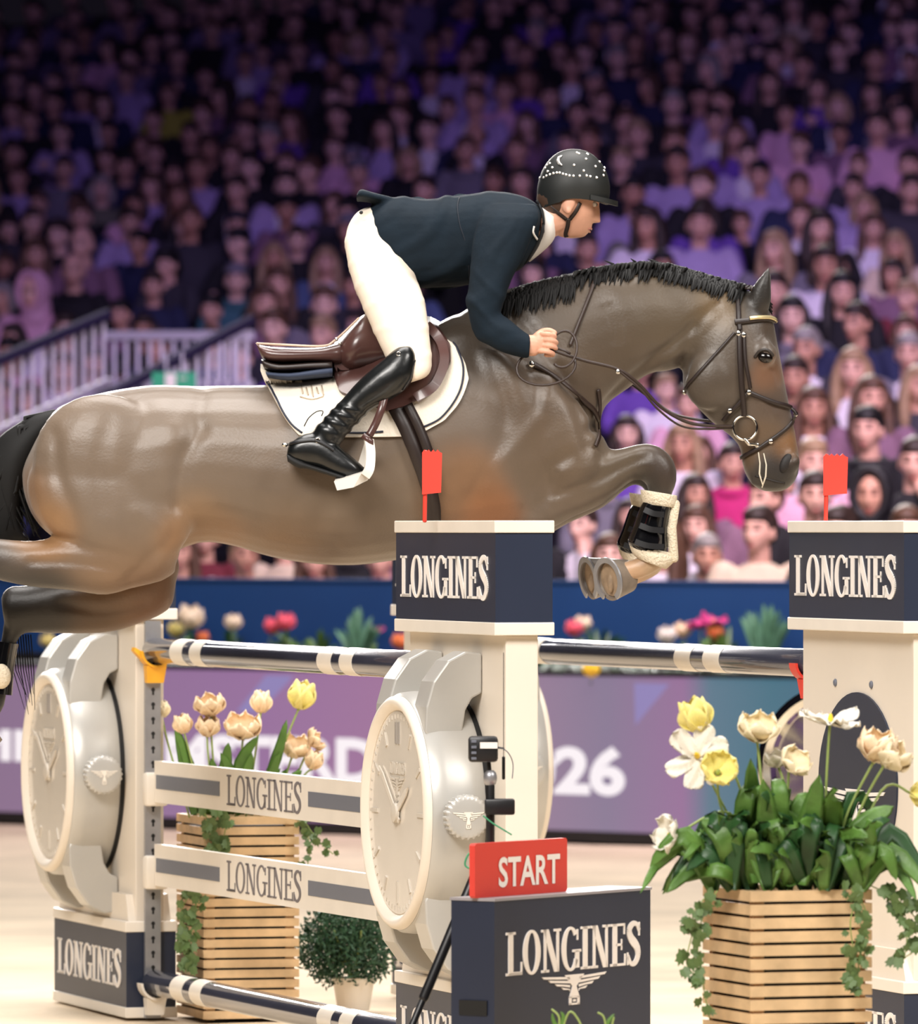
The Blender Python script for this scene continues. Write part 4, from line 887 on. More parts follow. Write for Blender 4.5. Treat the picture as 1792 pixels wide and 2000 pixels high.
mb = MB(); mb.tube([bitc + Vector((.0, 0, -.036)), bitc + Vector((.012, -.002, -.052)), hit(1476, 868, .012)[0]], .0055, 8); mb.build('bit_shank', CHROME, br, True)
for q in ((1441, 652), (1451, 655), (1461, 765), (1425, 800), (1504, 862), (1553, 808), (1478, 869)):
    mb = MB(); mb.ell(hit(q[0], q[1], .008)[0], (.008, .005, .009)); mb.build('buckle', CHROME, br, True)
REINM = mat('rein_leather', lin(52, 38, 32), .45)
dR = DH - .17
def rein(name, pts, r=.0052, m=REINM):
    mb = MB(); mb.tube([Vector(q) for q in catmull([P(x, y, d) for x, y, d in pts], 7)], r, 8); return mb.build(name, m, br, True)
rein('rein', [(1062, 672, DH - .33), (1085, 686, DH - .33), (1140, 704, DH - .31), (1205, 721, DH - .28), (1245, 748, DH - .25), (1290, 795, DH - .2), (1340, 824, DH - .16), (1390, 832, DH - .12), (1432, 832, bitc.y + .003)])
rein('rein', [(1062, 676, DH + .22), (1140, 712, DH + .22), (1205, 732, DH + .2), (1262, 772, DH + .16), (1310, 806, DH + .12), (1352, 818, DH + .08), (1400, 824, DH + .06)], .0045)
rein('draw_rein', [(1205, 722, DH - .285), (1250, 760, DH - .26), (1285, 800, DH - .22), (1330, 832, DH - .17), (1380, 838, DH - .13), (1430, 836, bitc.y + .006)], .0035)
def loop(cx, cy, rx, ry, d, a0=0, a1=360, rot=0, r=.0042):
    pts = []
    for i in range(25):
        a = R(a0 + (a1 - a0) * i / 24); x, y = rx * math.cos(a), ry * math.sin(a); pts.append((cx + x * math.cos(R(rot)) - y * math.sin(R(rot)), cy + x * math.sin(R(rot)) + y * math.cos(R(rot)), d - .02 * math.sin(a)))
    mb = MB(); mb.tube([P(*p) for p in pts], r, 8, cap=False); return mb.build('rein_loop', REINM, br, True)
loop(1066, 716, 58, 36, DH - .33, -10, 330, -8)
loop(1100, 682, 26, 36, DH - .335, -150, 120, 10)
mb = MB(); strap(mb, [(1170, 528), (1158, 560), (1142, 600), (1126, 640), (1112, 676)], .011, .004, .006); mb.build('neck_strap', REINM, br, True)
bp = thing('breastplate', 'narrow leather breastplate strap running across the bay shoulder to the chest', 'horse tack', tuple(P(1130, 790, DH - .25)))
mb = MB(); strap(mb, [(1040, 712), (1066, 728), (1095, 748), (1130, 778), (1155, 800), (1166, 822)], .017, .005, .005); strap(mb, [(1166, 760), (1168, 790), (1166, 822), (1167, 850), (1160, 872)], .013, .005, .004); mb.build('strap', REINM, bp, True)
mb = MB(); mb.ell(hit(1036, 714, .012)[0], (.011, .006, .011)); mb.build('ring', CHROME, bp, True)
mb = MB(); mb.ell(P(1206, 726, DH - .29), (.008, .006, .008)); mb.build('rein_stop', CHROME, br, True)
mb = MB(); mb.ell(hit(1340, 764, .008)[0], (.007, .005, .009)); mb.build('buckle', CHROME, br, True)
# ---------------------------------------------------------------- people: shared head sculpt
def head_shape(nu=56, nv=52, mouth=0.0):
    """head facing +X, centre between the ears; returns rings (list of lists of Vector)"""
    rings = []; G = lambda a, s: math.exp(-(a / s) ** 2)
    def sm(a, b, x): t = min(1, max(0, (x - a) / (b - a))); return t * t * (3 - 2 * t)
    for i in range(nv + 1):
        la = -math.pi / 2 + math.pi * min(max(i, .35), nv - .35) / nv; rg = []
        for j in range(nu):
            lo = 2 * math.pi * j / nu
            # denser columns at the face
            lo = lo - .35 * math.sin(lo)
            cx, cy, cz = math.cos(la) * math.cos(lo), math.cos(la) * math.sin(lo), math.sin(la)
            x, y, z = .096 * cx, .076 * cy, .116 * cz
            if cx < 0: x *= 1.02
            t = sm(-.015, -.112, z) if False else sm(.015, .112, -z)
            y *= 1 - .34 * t
            if cx < 0: x *= 1 - .62 * t
            else: x *= 1 + .22 * t * (1 - G(abs(cx) - 1, .6) * 0) 
            x += .010 * t
            fr = sm(0.2, .75, cx)
            x += fr * (.006 * G(z - .034, .012) * G(y, .05))                                  # brow
            x -= fr * .013 * (G(abs(y) - .031, .015) * G(z - .012, .013))                     # sockets
            nz = 0
            if -.045 < z < .03: nz = (.030 - z) / .066 if z > -.036 else max(0, (z + .047) / .011)
            x += fr * .027 * nz * G(y, .0105 + .006 * max(0, .01 - z) / .05)                     # nose
            x += fr * .0035 * G(z + .060, .006) * G(y, .022) + fr * .0035 * G(z + .074, .006) * G(y, .020)
            x -= fr * (.004 + .010 * mouth) * G(z + .067, .0035 + .004 * mouth) * G(y, .022)
            x += fr * .008 * G(z + .098, .014) * G(y, .02)                                    # chin
            x += fr * .004 * G(z + .018, .016) * G(abs(y) - .048, .014)                        # cheekbone
            rg.append(Vector((x, y, z)))
        rings.append(rg)
    return rings
def add_head(mb, M, **k):
    mb.loft([[M @ p for p in r] for r in head_shape(**k)])
def add_ears(mb, M, s=1.0):
    for sg in (-1, 1):
        c = Vector((-.006, sg * .0765, -.010)); rot = M.to_3x3() @ Matrix.Rotation(R(sg * 18), 3, 'Z')
        mb.ell(M @ c, (.019 * s, .011 * s, .033 * s), rot, 14, 10); mb.ell(M @ (c + Vector((.004, sg * .006, -.026))), (.010 * s, .009 * s, .011 * s), rot, 10, 8)

# ---------------------------------------------------------------- the rider
SKIN = mat('rider_skin', lin(214, 160, 134), 0.5, var=0.05, vscale=30); JACK = mat('navy_riding_jacket', lin(13, 27, 38), 0.85, var=0.12, vscale=14, bump=0.2, bscale=40, spec=0.25)
BREE = mat('cream_breeches', lin(240, 226, 208), 0.8, bump=0.12, bscale=30); BOOTL = mat('black_boot_leather', lin(15, 17, 18), 0.3, coat=0.15, bump=0.08, bscale=40); SHIRT = mat('white_shirt', lin(236, 230, 224), 0.7)
HELM = mat('matt_black_helmet', lin(26, 28, 27), 0.55, var=0.1, vscale=20); CRYS = mat('crystal', lin(244, 240, 235), 0.08, 0.6)
rt = thing('person', 'rider in navy jacket, cream breeches and crystal-studded black helmet on the bay horse', 'person', tuple(P(760, 640, DH)))
HMt = Matrix.Translation(P(1108, 392, DH)) @ Matrix.Rotation(R(9), 4, 'Z') @ Matrix.Rotation(R(16), 4, 'Y')
sk = MB(); hdm = MB(); hnd = MB(); add_head(hdm, HMt, nu=84, nv=78); add_ears(hdm, HMt, 1.1)
secloft(hdm, [((1020, 420), (1050, 490), .07), ((1045, 405), (1080, 465), .062), ((1068, 395), (1108, 452), .058), ((1085, 385), (1130, 440), .055)], DH, 3, 18, 2)
secloft(sk, [((700, 420), (760, 490), .12), ((780, 400), (830, 540), .15), ((900, 395), (905, 540), .16), ((990, 400), (985, 520), .16), ((1040, 415), (1030, 490), .10)], DH, 3, 18, 2.2)
def arm_px(mb, sgn, infl=0.0):
    b = lambda q: (q[0], q[1], q[2] + infl, q[3] * sgn)
    secloft(mb, [b(q) for q in [((955, 400), (1046, 398), .05, -.15), ((938, 425), (1054, 428), .075, -.19), ((924, 480), (1030, 482), .075, -.225), ((916, 545), (999, 545), .066, -.255), ((913, 598), (981, 596), .06, -.275), ((921, 640), (978, 612), .054, -.28), ((945, 668), (992, 622), .05, -.30), ((985, 690), (1012, 640), .044, -.32), ((1032, 701), (1036, 656), .036, -.33)]], DH, 3, 18, 2.1)
for sgn in (1, -1):
    secloft(sk, [((960, 430), (1040, 428), .05, -.19 * sgn), ((925, 545), (990, 545), .045, -.255 * sgn), ((930, 635), (972, 618), .04, -.28 * sgn), ((990, 684), (1010, 648), .03, -.32 * sgn), ((1040, 692), (1042, 658), .024, -.33 * sgn)], DH, 3, 14, 2)
    d0 = DH - .33 * sgn
    hnd.ell(P(1054, 669, d0), (.024, .019, .036), Matrix.Rotation(R(-8), 3, 'Y'), 16, 12)
    secloft(hnd, [((985, 686), (1004, 650), .028, -.32 * sgn), ((1010, 692), (1022, 654), .027, -.326 * sgn), ((1040, 696), (1044, 654), .024, -.33 * sgn), ((1050, 692), (1052, 660), .018, -.33 * sgn)], DH, 3, 16, 2); hnd.ell(P(1042, 676, d0), (.022, .018, .028), Matrix.Rotation(R(-20), 3, 'Y'), 14, 10)
    for i in range(4):
        y = 652 + 11.2 * i; xo = (0, 3, 2, -3)[i]
        q = [P(1058 + xo, y, d0 - .012 * sgn), P(1072 + xo, y + 1, d0 - .019 * sgn), P(1082 + xo, y + 5, d0 - .006 * sgn), P(1081 + xo, y + 8, d0 + .014 * sgn), P(1068 + xo, y + 8, d0 + .024 * sgn)]
        hnd.tube([Vector(a) for a in catmull(q, 3)], [.0072, .0078, .0082, .0083, .0079, .0077, .0079, .0077, .0074, .0073, .0071, .0068, .0062], 12)
    q = [P(1044, 658, d0 + .012 * sgn), P(1058, 648, d0 + .010 * sgn), P(1072, 646, d0 + .004 * sgn), P(1083, 650, d0 + .002 * sgn)]
    hnd.tube([Vector(a) for a in catmull(q, 3)], [.010, .010, .0108, .0105, .0103, .010, .0098, .0094, .0088, .008], 10)
    secloft(sk, [((700, 470), (765, 470), .05, -.09 * sgn), ((705, 540), (775, 545), .05, -.17 * sgn), ((745, 650), (825, 655), .05, -.31 * sgn), ((790, 715), (820, 720), .04, -.35 * sgn), ((745, 735), (780, 760), .035, -.37 * sgn), ((650, 815), (675, 835), .03, -.37 * sgn), ((600, 870), (600, 900), .03, -.375 * sgn), ((690, 915), (690, 935), .02, -.38 * sgn)], DH, 3, 14, 2)
rbody, rco, rpoly = joined('body', ((sk, .009), (hdm, .0034), (hnd, .0023)), SKIN, rt, 3)
RBV = BVHTree.FromPolygons(rco.tolist(), rpoly)
# eye, brow, lips and dark hair under the helmet
for s in (-1, 1):
    mb = MB(); mb.ell(HMt @ Vector((.0775, s * .032, .011)), (.0115, .0115, .0095), HMt.to_3x3(), 12, 8); e = mb.build('eye', mat('eye_white', lin(206, 192, 182), .2), rt, True)
    mb = MB(); mb.ell(HMt @ Vector((.0862, s * .033, .011)), (.0042, .0058, .0058), HMt.to_3x3(), 10, 6); mb.build('iris', EYEM, e, True)
    mb = MB(); mb.tube([HMt @ Vector(p) for p in ((.098, s * .016, .030), (.097, s * .032, .036), (.084, s * .048, .032))], [.003, .0035, .002], 8); mb.build('eyebrow', mat('brown_hair', lin(70, 48, 34), .7), rt, True)
mb = MB(); mb.tube([HMt @ Vector(p) for p in ((.084, -.022, -.068), (.096, -.010, -.064), (.0978, 0, -.0655), (.096, .010, -.064), (.084, .022, -.068))], [.0018, .0032, .0032, .0032, .0018], 8); mb.tube([HMt @ Vector(p) for p in ((.084, -.020, -.07), (.0955, 0, -.0745), (.084, .020, -.07))], [.0018, .0036, .0018], 8); mb.build('lip', mat('lip_skin', lin(202, 138, 122), .45), rt, True)
mb = MB(); mb.ell(HMt @ Vector((-.028, 0, .0)), (.072, .0765, .075), HMt.to_3x3(), 20, 14); mb.build('hair', mat('brown_hair', lin(70, 48, 34), .7), rt, True)
# jacket
jm = MB()
secloft(jm, [((700, 428), (818, 560), .185), ((716, 408), (826, 562), .195), ((758, 389), (836, 562), .195), ((830, 388), (850, 562), .192), ((900, 381), (905, 558), .20), ((968, 376), (962, 545), .208), ((1018, 382), (1006, 530), .20), ((1044, 394), (1030, 508), .15), ((1058, 410), (1046, 490), .10)], DH, 4, 30, 2.5)
for sgn in (1, -1): arm_px(jm, sgn, .004)
secloft(jm, [((765, 388), (768, 398), .10), ((735, 380), (740, 396), .13), ((705, 371), (700, 392), .15), ((696, 386), (694, 396), .15)], DH, 3, 18, 3)
def folds(co):
    px = 896 + co[:, 0] * F / co[:, 1]; py = HY - (co[:, 2] - HC) * F / co[:, 1]; sgn = np.where(co[:, 1] < DH, 1.0, -1.0)
    u = (px * .75 + py * .66); w_ = px * .66 - py * .75
    torso = np.exp(-((px - 850) / 110) ** 2) ; f = .008 * torso * np.maximum(0, np.sin(u / 13 + 1.8 * np.sin(w_ / 46) + sgn)) ** 2
    arm = np.exp(-(((px - 945) / 55) ** 2 + ((py - 610) / 75) ** 2)); f += .007 * arm * np.maximum(0, np.sin((py * .8 - px * .45) / 8 + 1.2 * np.sin(px / 20))) ** 2
    sh = np.exp(-(((px - 985) / 60) ** 2 + ((py - 500) / 70) ** 2)); f += .006 * sh * np.maximum(0, np.sin((px * .9 + py * .3) / 10 + np.sin(py / 25))) ** 2
    f += .003 * np.sin(px / 31 + 2 * np.sin(py / 50)) * np.exp(-((py - 388) / 20) ** 2)
    return f
jk, jco, jpoly = fused('jacket', jm, .0075, JACK, rt, 5, disp=folds)
JBV = BVHTree.FromPolygons(jco.tolist(), jpoly)
mb = MB(); strap(mb, [(1046, 392), (1056, 412), (1060, 438), (1052, 466), (1038, 492), (1026, 510)], .030, .006, .001, 5, JBV); mb.build('jacket_collar', mat('black_collar', lin(16, 18, 22), .8), rt, True)
mb = MB(); strap(mb, [(1040, 442), (1038, 452), (1041, 460), (1046, 467)], .006, .003, .004, 4, JBV); mb.build('lapel_piping', SHIRT, rt, True)
mb = MB(); strap(mb, [(897, 386), (893, 405), (898, 440), (908, 470), (914, 500), (916, 545)], .0035, .002, .0, 5, JBV); mb.build('seam', mat('dark_seam', lin(18, 26, 38), .8), rt, True)
mb = MB(); secloft(mb, [((1052, 402), (1090, 432), .066), ((1054, 424), (1084, 462), .070), ((1044, 448), (1068, 484), .055), ((1022, 498), (1034, 512), .02)], DH, 4, 22, 2.2); mb.build('shirt_collar', SHIRT, rt, True)
# breeches
bm_ = MB()
secloft(bm_, [((735, 400), (820, 470), .15), ((700, 412), (800, 510), .18), ((680, 440), (790, 540), .185), ((674, 468), (780, 545), .16)], DH, 3, 24, 2.3)
for sgn in (1, -1):
    secloft(bm_, [((680, 445), (810, 500), .09, -.10 * sgn), ((673, 470), (812, 540), .10, -.125 * sgn), ((678, 510), (818, 555), .102, -.165 * sgn), ((690, 556), (824, 572), .098, -.21 * sgn), ((708, 600), (832, 604), .09, -.25 * sgn), ((730, 650), (837, 644), .08, -.285 * sgn), ((752, 695), (842, 690), .07, -.315 * sgn), ((780, 732), (842, 722), .058, -.335 * sgn), ((798, 748), (830, 738), .04, -.34 * sgn)], DH, 3, 24, 2.2)
fused('breeches', bm_, .0085, BREE, rt, 6, disp=lambda co: .0022 * np.maximum(0, np.sin((HC - co[:, 2]) * 70 + co[:, 0] * 30 + 2 * np.sin(co[:, 0] * 18))) ** 3)
mb = MB(); mb.ell(P(705, 415, DH - .185), (.006, .004, .006)); mb.build('breeches_button', BLACKP, rt, True)
# boots
for sgn in (1, -1):
    bo = MB(); dd = lambda x: x * sgn
    secloft(bo, [((778, 678), (802, 676), .03, dd(-.365)), ((766, 686), (812, 694), .046, dd(-.365)), ((748, 702), (811, 722), .056, dd(-.367)), ((722, 724), (803, 746), .060, dd(-.37)), ((694, 750), (778, 772), .056, dd(-.372)), ((664, 784), (722, 802), .046, dd(-.374)), ((658, 788), (716, 811), .050, dd(-.374)), ((653, 797), (706, 817), .044, dd(-.375)), ((645, 800), (701, 827), .049, dd(-.375)), ((641, 810), (690, 832), .043, dd(-.376)), ((632, 814), (686, 843), .048, dd(-.377)), ((629, 824), (676, 849), .043, dd(-.377)), ((619, 829), (671, 860), .047, dd(-.378)), ((612, 842), (660, 872), .042, dd(-.379)), ((604, 854), (650, 886), .043, dd(-.38))], DH, 4, 24, 2.3)
    secloft(bo, [((562, 872), (560, 892), .024, dd(-.38)), ((576, 858), (570, 902), .038, dd(-.38)), ((600, 846), (592, 910), .042, dd(-.382)), ((632, 850), (618, 914), .043, dd(-.385)), ((662, 872), (644, 926), .045, dd(-.388)), ((690, 894), (672, 936), .046, dd(-.39)), ((710, 912), (694, 940), .036, dd(-.392)), ((718, 924), (708, 938), .018, dd(-.392))], DH, 3, 22, 2.3)
    bt_, bco, bpol = fused('riding_boot', bo, .0055, BOOTL, rt, 2)
    sole = MB(); secloft(sole, [((560, 886), (562, 902), .036, dd(-.38)), ((590, 900), (582, 914), .04, dd(-.382)), ((603, 906), (600, 916), .036, dd(-.384)), ((640, 918), (634, 926), .042, dd(-.387)), ((690, 934), (684, 942), .044, dd(-.39)), ((712, 938), (708, 945), .026, dd(-.392))], DH, 3, 18, 3); sole.build('boot_sole', BLACKR, bt_, True)
    if sgn == 1:
        BB = BVHTree.FromPolygons(bco.tolist(), bpol)
        mb = MB(); strap(mb, [(566, 868), (590, 862), (617, 861), (640, 872), (652, 880)], .012, .004, .001, 5, BB); mb.tube([P(566, 868, DH - .38), P(556, 868, DH - .38)], .004, 8); sp = mb.build('spur', BLACKP, bt_, True)
        mb = MB(); mb.ell(P(556, 869, DH - .38), (.010, .008, .007)); mb.build('spur_tip', CHROME, sp, True) if False else mb.build('spur_tip', CHROME, bt_, True)
        mb = MB(); torus(mb, hit(620, 861, .004, BB)[0], .007, (0, -1, 0), .0018, 20); torus(mb, hit(778, 692, .003, BB)[0], .006, (0, -1, 0), .0014, 20); mb.build('spur_buckle', CHROME, bt_, True)
        mb = MB(); strap(mb, [(812, 700), (806, 716), (800, 738), (785, 762)], .003, .002, 0, 4, BB); mb.build('boot_seam', BLACKR, bt_, True)
        mb = MB(); mb.tube([Vector(q) for q in catmull([P(594, 832, DH - .40), P(603, 816, DH - .405), P(618, 804, DH - .40), P(630, 803, DH - .40), P(628, 812, DH - .40)], 5)], .0018, 6); mb.build('loose_strap', BLACKP, bt_, True)
# helmet
hd_ = MB(); rings = []; HW = .104
def hp(az, be, sc=1.0):
    ca, sa = math.cos(az), math.sin(az); rim = 396 + (4 if ca > 0 else 15) * ca * ca - 8 * (1 - ca * ca) * (1 if ca > -.3 else .5)
    top = 291; bw = 1 + .07 * math.sin(min(be * 2.2, math.pi)) - .05 * math.exp(-(be / .2) ** 2)
    ex_ = math.cos(be) ** .82; x = 1119 + (75 if ca > 0 else 74) * ca * ex_ * bw * sc * .96 - 6 * math.sin(be) * 0; z = rim + (top - rim) * math.sin(be) * sc
    return P(x, z, DH + HW * sa * ex_ * bw * sc * .97)
nb = 14; out = [[hp(2 * math.pi * j / 48, (math.pi / 2) * min(i, nb - .25) / nb) for j in range(48)] for i in range(nb + 1)]
inn = [[hp(2 * math.pi * j / 48, (math.pi / 2) * min(i, nb - .25) / nb, .93) for j in range(48)] for i in range(nb + 1)]
hd_.loft(inn[::-1] + out); helmet = hd_.build('helmet', HELM, rt, True, True, 50)
HB = BVHTree.FromPolygons([tuple(v) for v in hd_.v], hd_.f)
mb = MB(); pk = []
for i in range(13):
    a = R(-62 + 124 * i / 12); o = hp(a, .02); o2 = hp(a, .10); out_ = Vector((math.cos(a), math.sin(a) * .9, -.30 )); ext = .028 * math.cos(a * 1.35)
    pk.append([o2, o2 + out_ * ext + Vector((0, 0, .002)), o + out_ * (ext + .002), o + Vector((0, 0, -.002))])
mb.loft(pk); mb.build('helmet_peak', HELM, helmet, True, True, 50)
mb = MB()
for x, y in [(670, 135), (600, 165), (510, 210), (385, 315), (475, 350), (310, 420), (400, 430), (520, 425), (440, 490), (985, 180), (950, 165), (1125, 185), (1140, 195), (1110, 275), (900, 380), (1070, 480), (1275, 405), (1345, 325), (1430, 430), (1425, 480), (1415, 560), (1510, 590), (305, 605), (270, 560), (255, 640), (290, 510), (345, 470), (430, 380)] + [(370, 600), (420, 570), (480, 545), (540, 525), (600, 515), (650, 515), (705, 535), (760, 550), (820, 565), (890, 570), (1000, 570), (1120, 565), (1185, 580), (1295, 600)]:
    p, n__, ok = hit(1020 + x / 8.96, 280 + y / 8.96, 0.0, HB)
    if ok: mb.ell(p, (.0042, .0042, .0042), None, 8, 6); mb.ell(Vector((p.x, 2 * DH - p.y, p.z)), (.0042, .0042, .0042), None, 8, 6)
props(mb.build('crystal_studs', CRYS, helmet), kind='stuff')
mb = MB(); pts = [hit(1020 + x / 8.96, 280 + y / 8.96, .002, HB)[0] for x, y in ((690, 225), (640, 260), (625, 310), (645, 360), (690, 385))]; mb.tube(pts, [.002, .005, .006, .005, .002], 8); mb.build('crescent_stud', CRYS, helmet, True)
mb = MB()
strap(mb, [(1074, 402), (1090, 415), (1106, 428)], .012, .003, .002, 5, RBV); strap(mb, [(1132, 396), (1124, 412), (1112, 428)], .012, .003, .002, 5, RBV); strap(mb, [(1110, 426), (1108, 440), (1104, 455), (1106, 461)], .013, .004, .002, 5, RBV)
mb.build('chin_strap', LEAD, helmet, True)
# ---------------------------------------------------------------- flowers and planters
STEMM = mat('tulip_stem', lin(150, 170, 96), 0.5, var=0.1, vscale=20); LEAFM = mat('tulip_leaf', lin(86, 124, 52), 0.45, var=0.25, vscale=14, bump=0.2, bscale=60); LEAFD = mat('dark_leaf', lin(40, 78, 38), 0.45, var=0.25, vscale=14)
IVYM = mat('ivy_leaf', lin(88, 112, 62), 0.5, var=0.3, vscale=25); FERNM = mat('grey_green_leaf', lin(88, 136, 104), 0.55, var=0.2, vscale=18); BUSHM = mat('bush_leaf', lin(46, 80, 54), 0.5, var=0.3, vscale=30)
PET = {k: mat('petal_' + k, lin(*c), 0.55, var=0.08, vscale=20, sheen=0.2) for k, c in dict(cream=(240, 224, 188), peach=(240, 212, 174), yellow=(238, 224, 132), white=(232, 226, 212), pink=(236, 92, 110), magenta=(206, 50, 128), orange=(240, 132, 70), gold=(238, 200, 40)).items()}
PETMESH = {}
def petal_mesh(m, open_, frill, ln=1.0):
    key = (m.name, open_, frill)
    if key in PETMESH: return PETMESH[key]
    rr = random.Random(str(key)); mb = MB(); rows = []; nv, nu = 9, 9
    for side in (0, 1):
        for i in range(nv + 1):
            v = i / nv; w_ = .52 * math.sin(math.pi * min(v * .86 + .10, 1)) ** .8; row = []
            for j in range(nu):
                u = -1 + 2 * j / (nu - 1)
                edge = v * (1 + (rr.uniform(-.06, .08) if frill and side == 0 and (v > .75 or abs(u) > .8) else 0))
                rad = .10 + (.42 + .85 * open_) * math.sin(min(1.0, v * 1.15) * math.pi * .5) * (1 - (.55 * (1 - open_)) * max(0, v - .45) ** 1.2) - .13 * u * u * (1 - open_ * .5)
                rad -= .03 * side; hgt = edge * (1.15 - .85 * open_) - .10 * u * u * v
                row.append(Vector((rad, u * w_ * (1.0 - .25 * open_), hgt + (.10 * math.sin(u * 5 + v * 7) * open_ if frill else 0))))
            rows.append(row)
    n = nv + 1
    for s in (0, 1):
        for row in rows[s * n:(s + 1) * n]: mb.v.extend([tuple(p) for p in row])
    for s in (0, 1):
        for i in range(nv):
            for j in range(nu - 1):
                a = (s * n + i) * nu + j; mb.f.append((a, a + 1, a + nu + 1, a + nu)); mb.mi.append(0)
    for i in range(nv):
        for j in (0, nu - 1): a = i * nu + j; b = (n + i) * nu + j; mb.f.append((a, a + nu, b + nu, b)); mb.mi.append(0)
    for j in range(nu - 1):
        for i in (0, nv): a = i * nu + j; b = (n + i) * nu + j; mb.f.append((a, a + 1, b + 1, b)); mb.mi.append(0)
    o = mb.build('petal_source', m, None, True); me = o.data; me.name = 'petal'; bpy.data.objects.remove(o); PETMESH[key] = me; return me
def link_child(name, me, parent, M):
    o = bpy.data.objects.new(name, me); C.objects.link(o); o.parent = parent; o.matrix_local = M; return o
def leaf_mb(mb, pts, wid, fold=.25, up=None):
    """long strap leaf along pts (Vectors) with a folded midrib and real thickness"""
    q = [Vector(p) for p in catmull(pts, 4)]; n = len(q); rings = []
    for i, p in enumerate(q):
        t = (q[min(i + 1, n - 1)] - q[max(i - 1, 0)]).normalized(); f = i / (n - 1)
        s_ = t.cross(up or Vector((0, -1, .35))).normalized(); nn = s_.cross(t).normalized()
        w_ = wid * (math.sin(math.pi * min(1, .18 + .82 * f)) ** .7 if f > .5 else (.55 + .45 * math.sin(math.pi * f))) * (1 if f < .97 else .15)
        d_ = w_ * fold
        rings.append([p - s_ * w_ + nn * d_, p - s_ * w_ * .5 + nn * d_ * .35, p, p + s_ * w_ * .5 + nn * d_ * .35, p + s_ * w_ + nn * d_, p + s_ * w_ * .5 + nn * (d_ * .35 + .0015), p + nn * .002, p - s_ * w_ * .5 + nn * (d_ * .35 + .0015)])
    mb.loft(rings)
def tulip(label, base, mid, head, size, color, open_=.15, frill=False, lean=None, leaves=(), group=None, lw=.012, leafm=None, stemr=.0035):
    """base, mid, head: Vectors of stem; size: bloom height; leaves: lists of Vectors"""
    t = thing('tulip', label, 'flower', tuple(base), 0, group)
    mb = MB(); mb.tube([Vector(q) for q in catmull([base, mid, head], 6)], stemr, 8); mb.build('stem', STEMM, t, True)
    ax = Vector(lean) if lean else (head - mid); ax.normalize(); Rm = ax.to_track_quat('Z', 'Y').to_matrix().to_4x4()
    mb = MB(); mb.ell(head + ax * size * .1, (size * .09, size * .09, size * .22), Rm.to_3x3(), 10, 8); fl = mb.build('flower', PET['gold'] if open_ > .5 else STEMM, t, True)
    Ml = Matrix.Translation(head - Vector(base)) @ Rm
    for i in range(6):
        me = petal_mesh(PET[color], open_ + (.05 if i % 2 else 0), frill); sc = size * (.97 if i % 2 else 1.0) * (1 - .24 * max(0, min(1, open_)))
        link_child('petal', me, fl, Ml @ Matrix.Rotation(i * math.pi / 3 + .3 + random.uniform(-.2, .2) * open_, 4, 'Z') @ Matrix.Rotation(random.uniform(-.45, .25) * open_, 4, 'Y') @ Matrix.Diagonal((sc, sc * 1.08, sc, 1)))
    for lf in leaves:
        mb = MB(); leaf_mb(mb, lf[0], lf[1] if len(lf) > 1 else lw); mb.build('leaf', leafm or LEAFM, t, True)
    return t
IVYME = None
def ivy_leaf_mesh():
    global IVYME
    if IVYME: return IVYME
    pts = [(0, -.5), (.28, -.62), (.5, -.2), (.36, .05), (.42, .35), (.14, .3), (0, .62), (-.14, .3), (-.42, .35), (-.36, .05), (-.5, -.2), (-.28, -.62)]
    mb = MB(); mb.prism(pts, lambda a, b, t: Vector((a, t + .15 * abs(a), b)), 0, .03); o = mb.build('ivy_source', IVYM, None); IVYME = o.data; IVYME.name = 'ivy_leaf'; bpy.data.objects.remove(o); return IVYME
def ivy(label, vines, sizes, n, group=None, mat_=None):
    b = vines[0][0]; t = thing('ivy', label, 'ivy', tuple(b), 0, group)
    for vn in vines:
        q = [Vector(p) for p in catmull(vn, 6)]; mb = MB(); mb.tube(q, .0018, 5); mb.build('vine', STEMM, t, True)
    me = ivy_leaf_mesh()
    for i in range(n):
        vn = [Vector(p) for p in catmull(vines[i % len(vines)], 8)]; p = vn[int(random.random() ** .9 * (len(vn) - 1))]; s = random.uniform(*sizes)
        M = Matrix.Translation(p - Vector(b) + Vector((random.uniform(-.022, .022), random.uniform(-.03, -.004), random.uniform(-.02, .015)))) @ Matrix.Rotation(random.uniform(-.7, .7), 4, 'Z') @ Matrix.Rotation(random.uniform(-.8, .5), 4, 'X') @ Matrix.Rotation(random.uniform(2.2, 4.2), 4, 'Y') @ Matrix.Scale(s, 4)
        link_child('leaf', me, t, M)
    return t
def planter(label, corner, rz, wd, dp, h, nslat, zbase=0.0, skip=0):
    """slatted timber planter: corner = near vertical edge on the floor; local +x = right-hand face, +y = left-hand face"""
    t = thing('slatted_planter', label, 'planter', tuple(corner), rz, 'slatted timber planters'); M = ROOTM[t.name]
    pitch = h / nslat; sh = pitch * .78
    me = {}
    def sl(x0, x1, y0, y1, z0, z1):
        mb = MB(); j = random.uniform(-.0012, .0012); mb.box(x0, x1, y0 + j, y1 + j, z0, z1, M); return mb.build('slat', WOOD, t)
    for k in range(nslat):
        z0 = k * pitch + pitch * .11; z1 = z0 + sh
        sl(0.0, wd, 0, .013, z0, z1); sl(0.0, wd, dp - .013, dp, z0, z1)
        sl(0.0, .013, .0135, dp - .0135, z0, z1); sl(wd - .013, wd, .0135, dp - .0135, z0, z1)
    for x in (.014, wd - .044):
        for y in (.014, dp - .044):
            mb = MB(); mb.box(x, x + .03, y, y + .03, 0, h - .004, M); mb.build('corner_post', WOOD, t)
    mb = MB(); mb.box(.015, wd - .015, .015, dp - .015, h - .09, h - .035, M); mb.build('soil', SOIL, t)
    mb = MB(); mb.box(.046, wd - .046, .016, dp - .016, .02, h - .1, M); mb.build('liner', BLACKR, t)
    return t

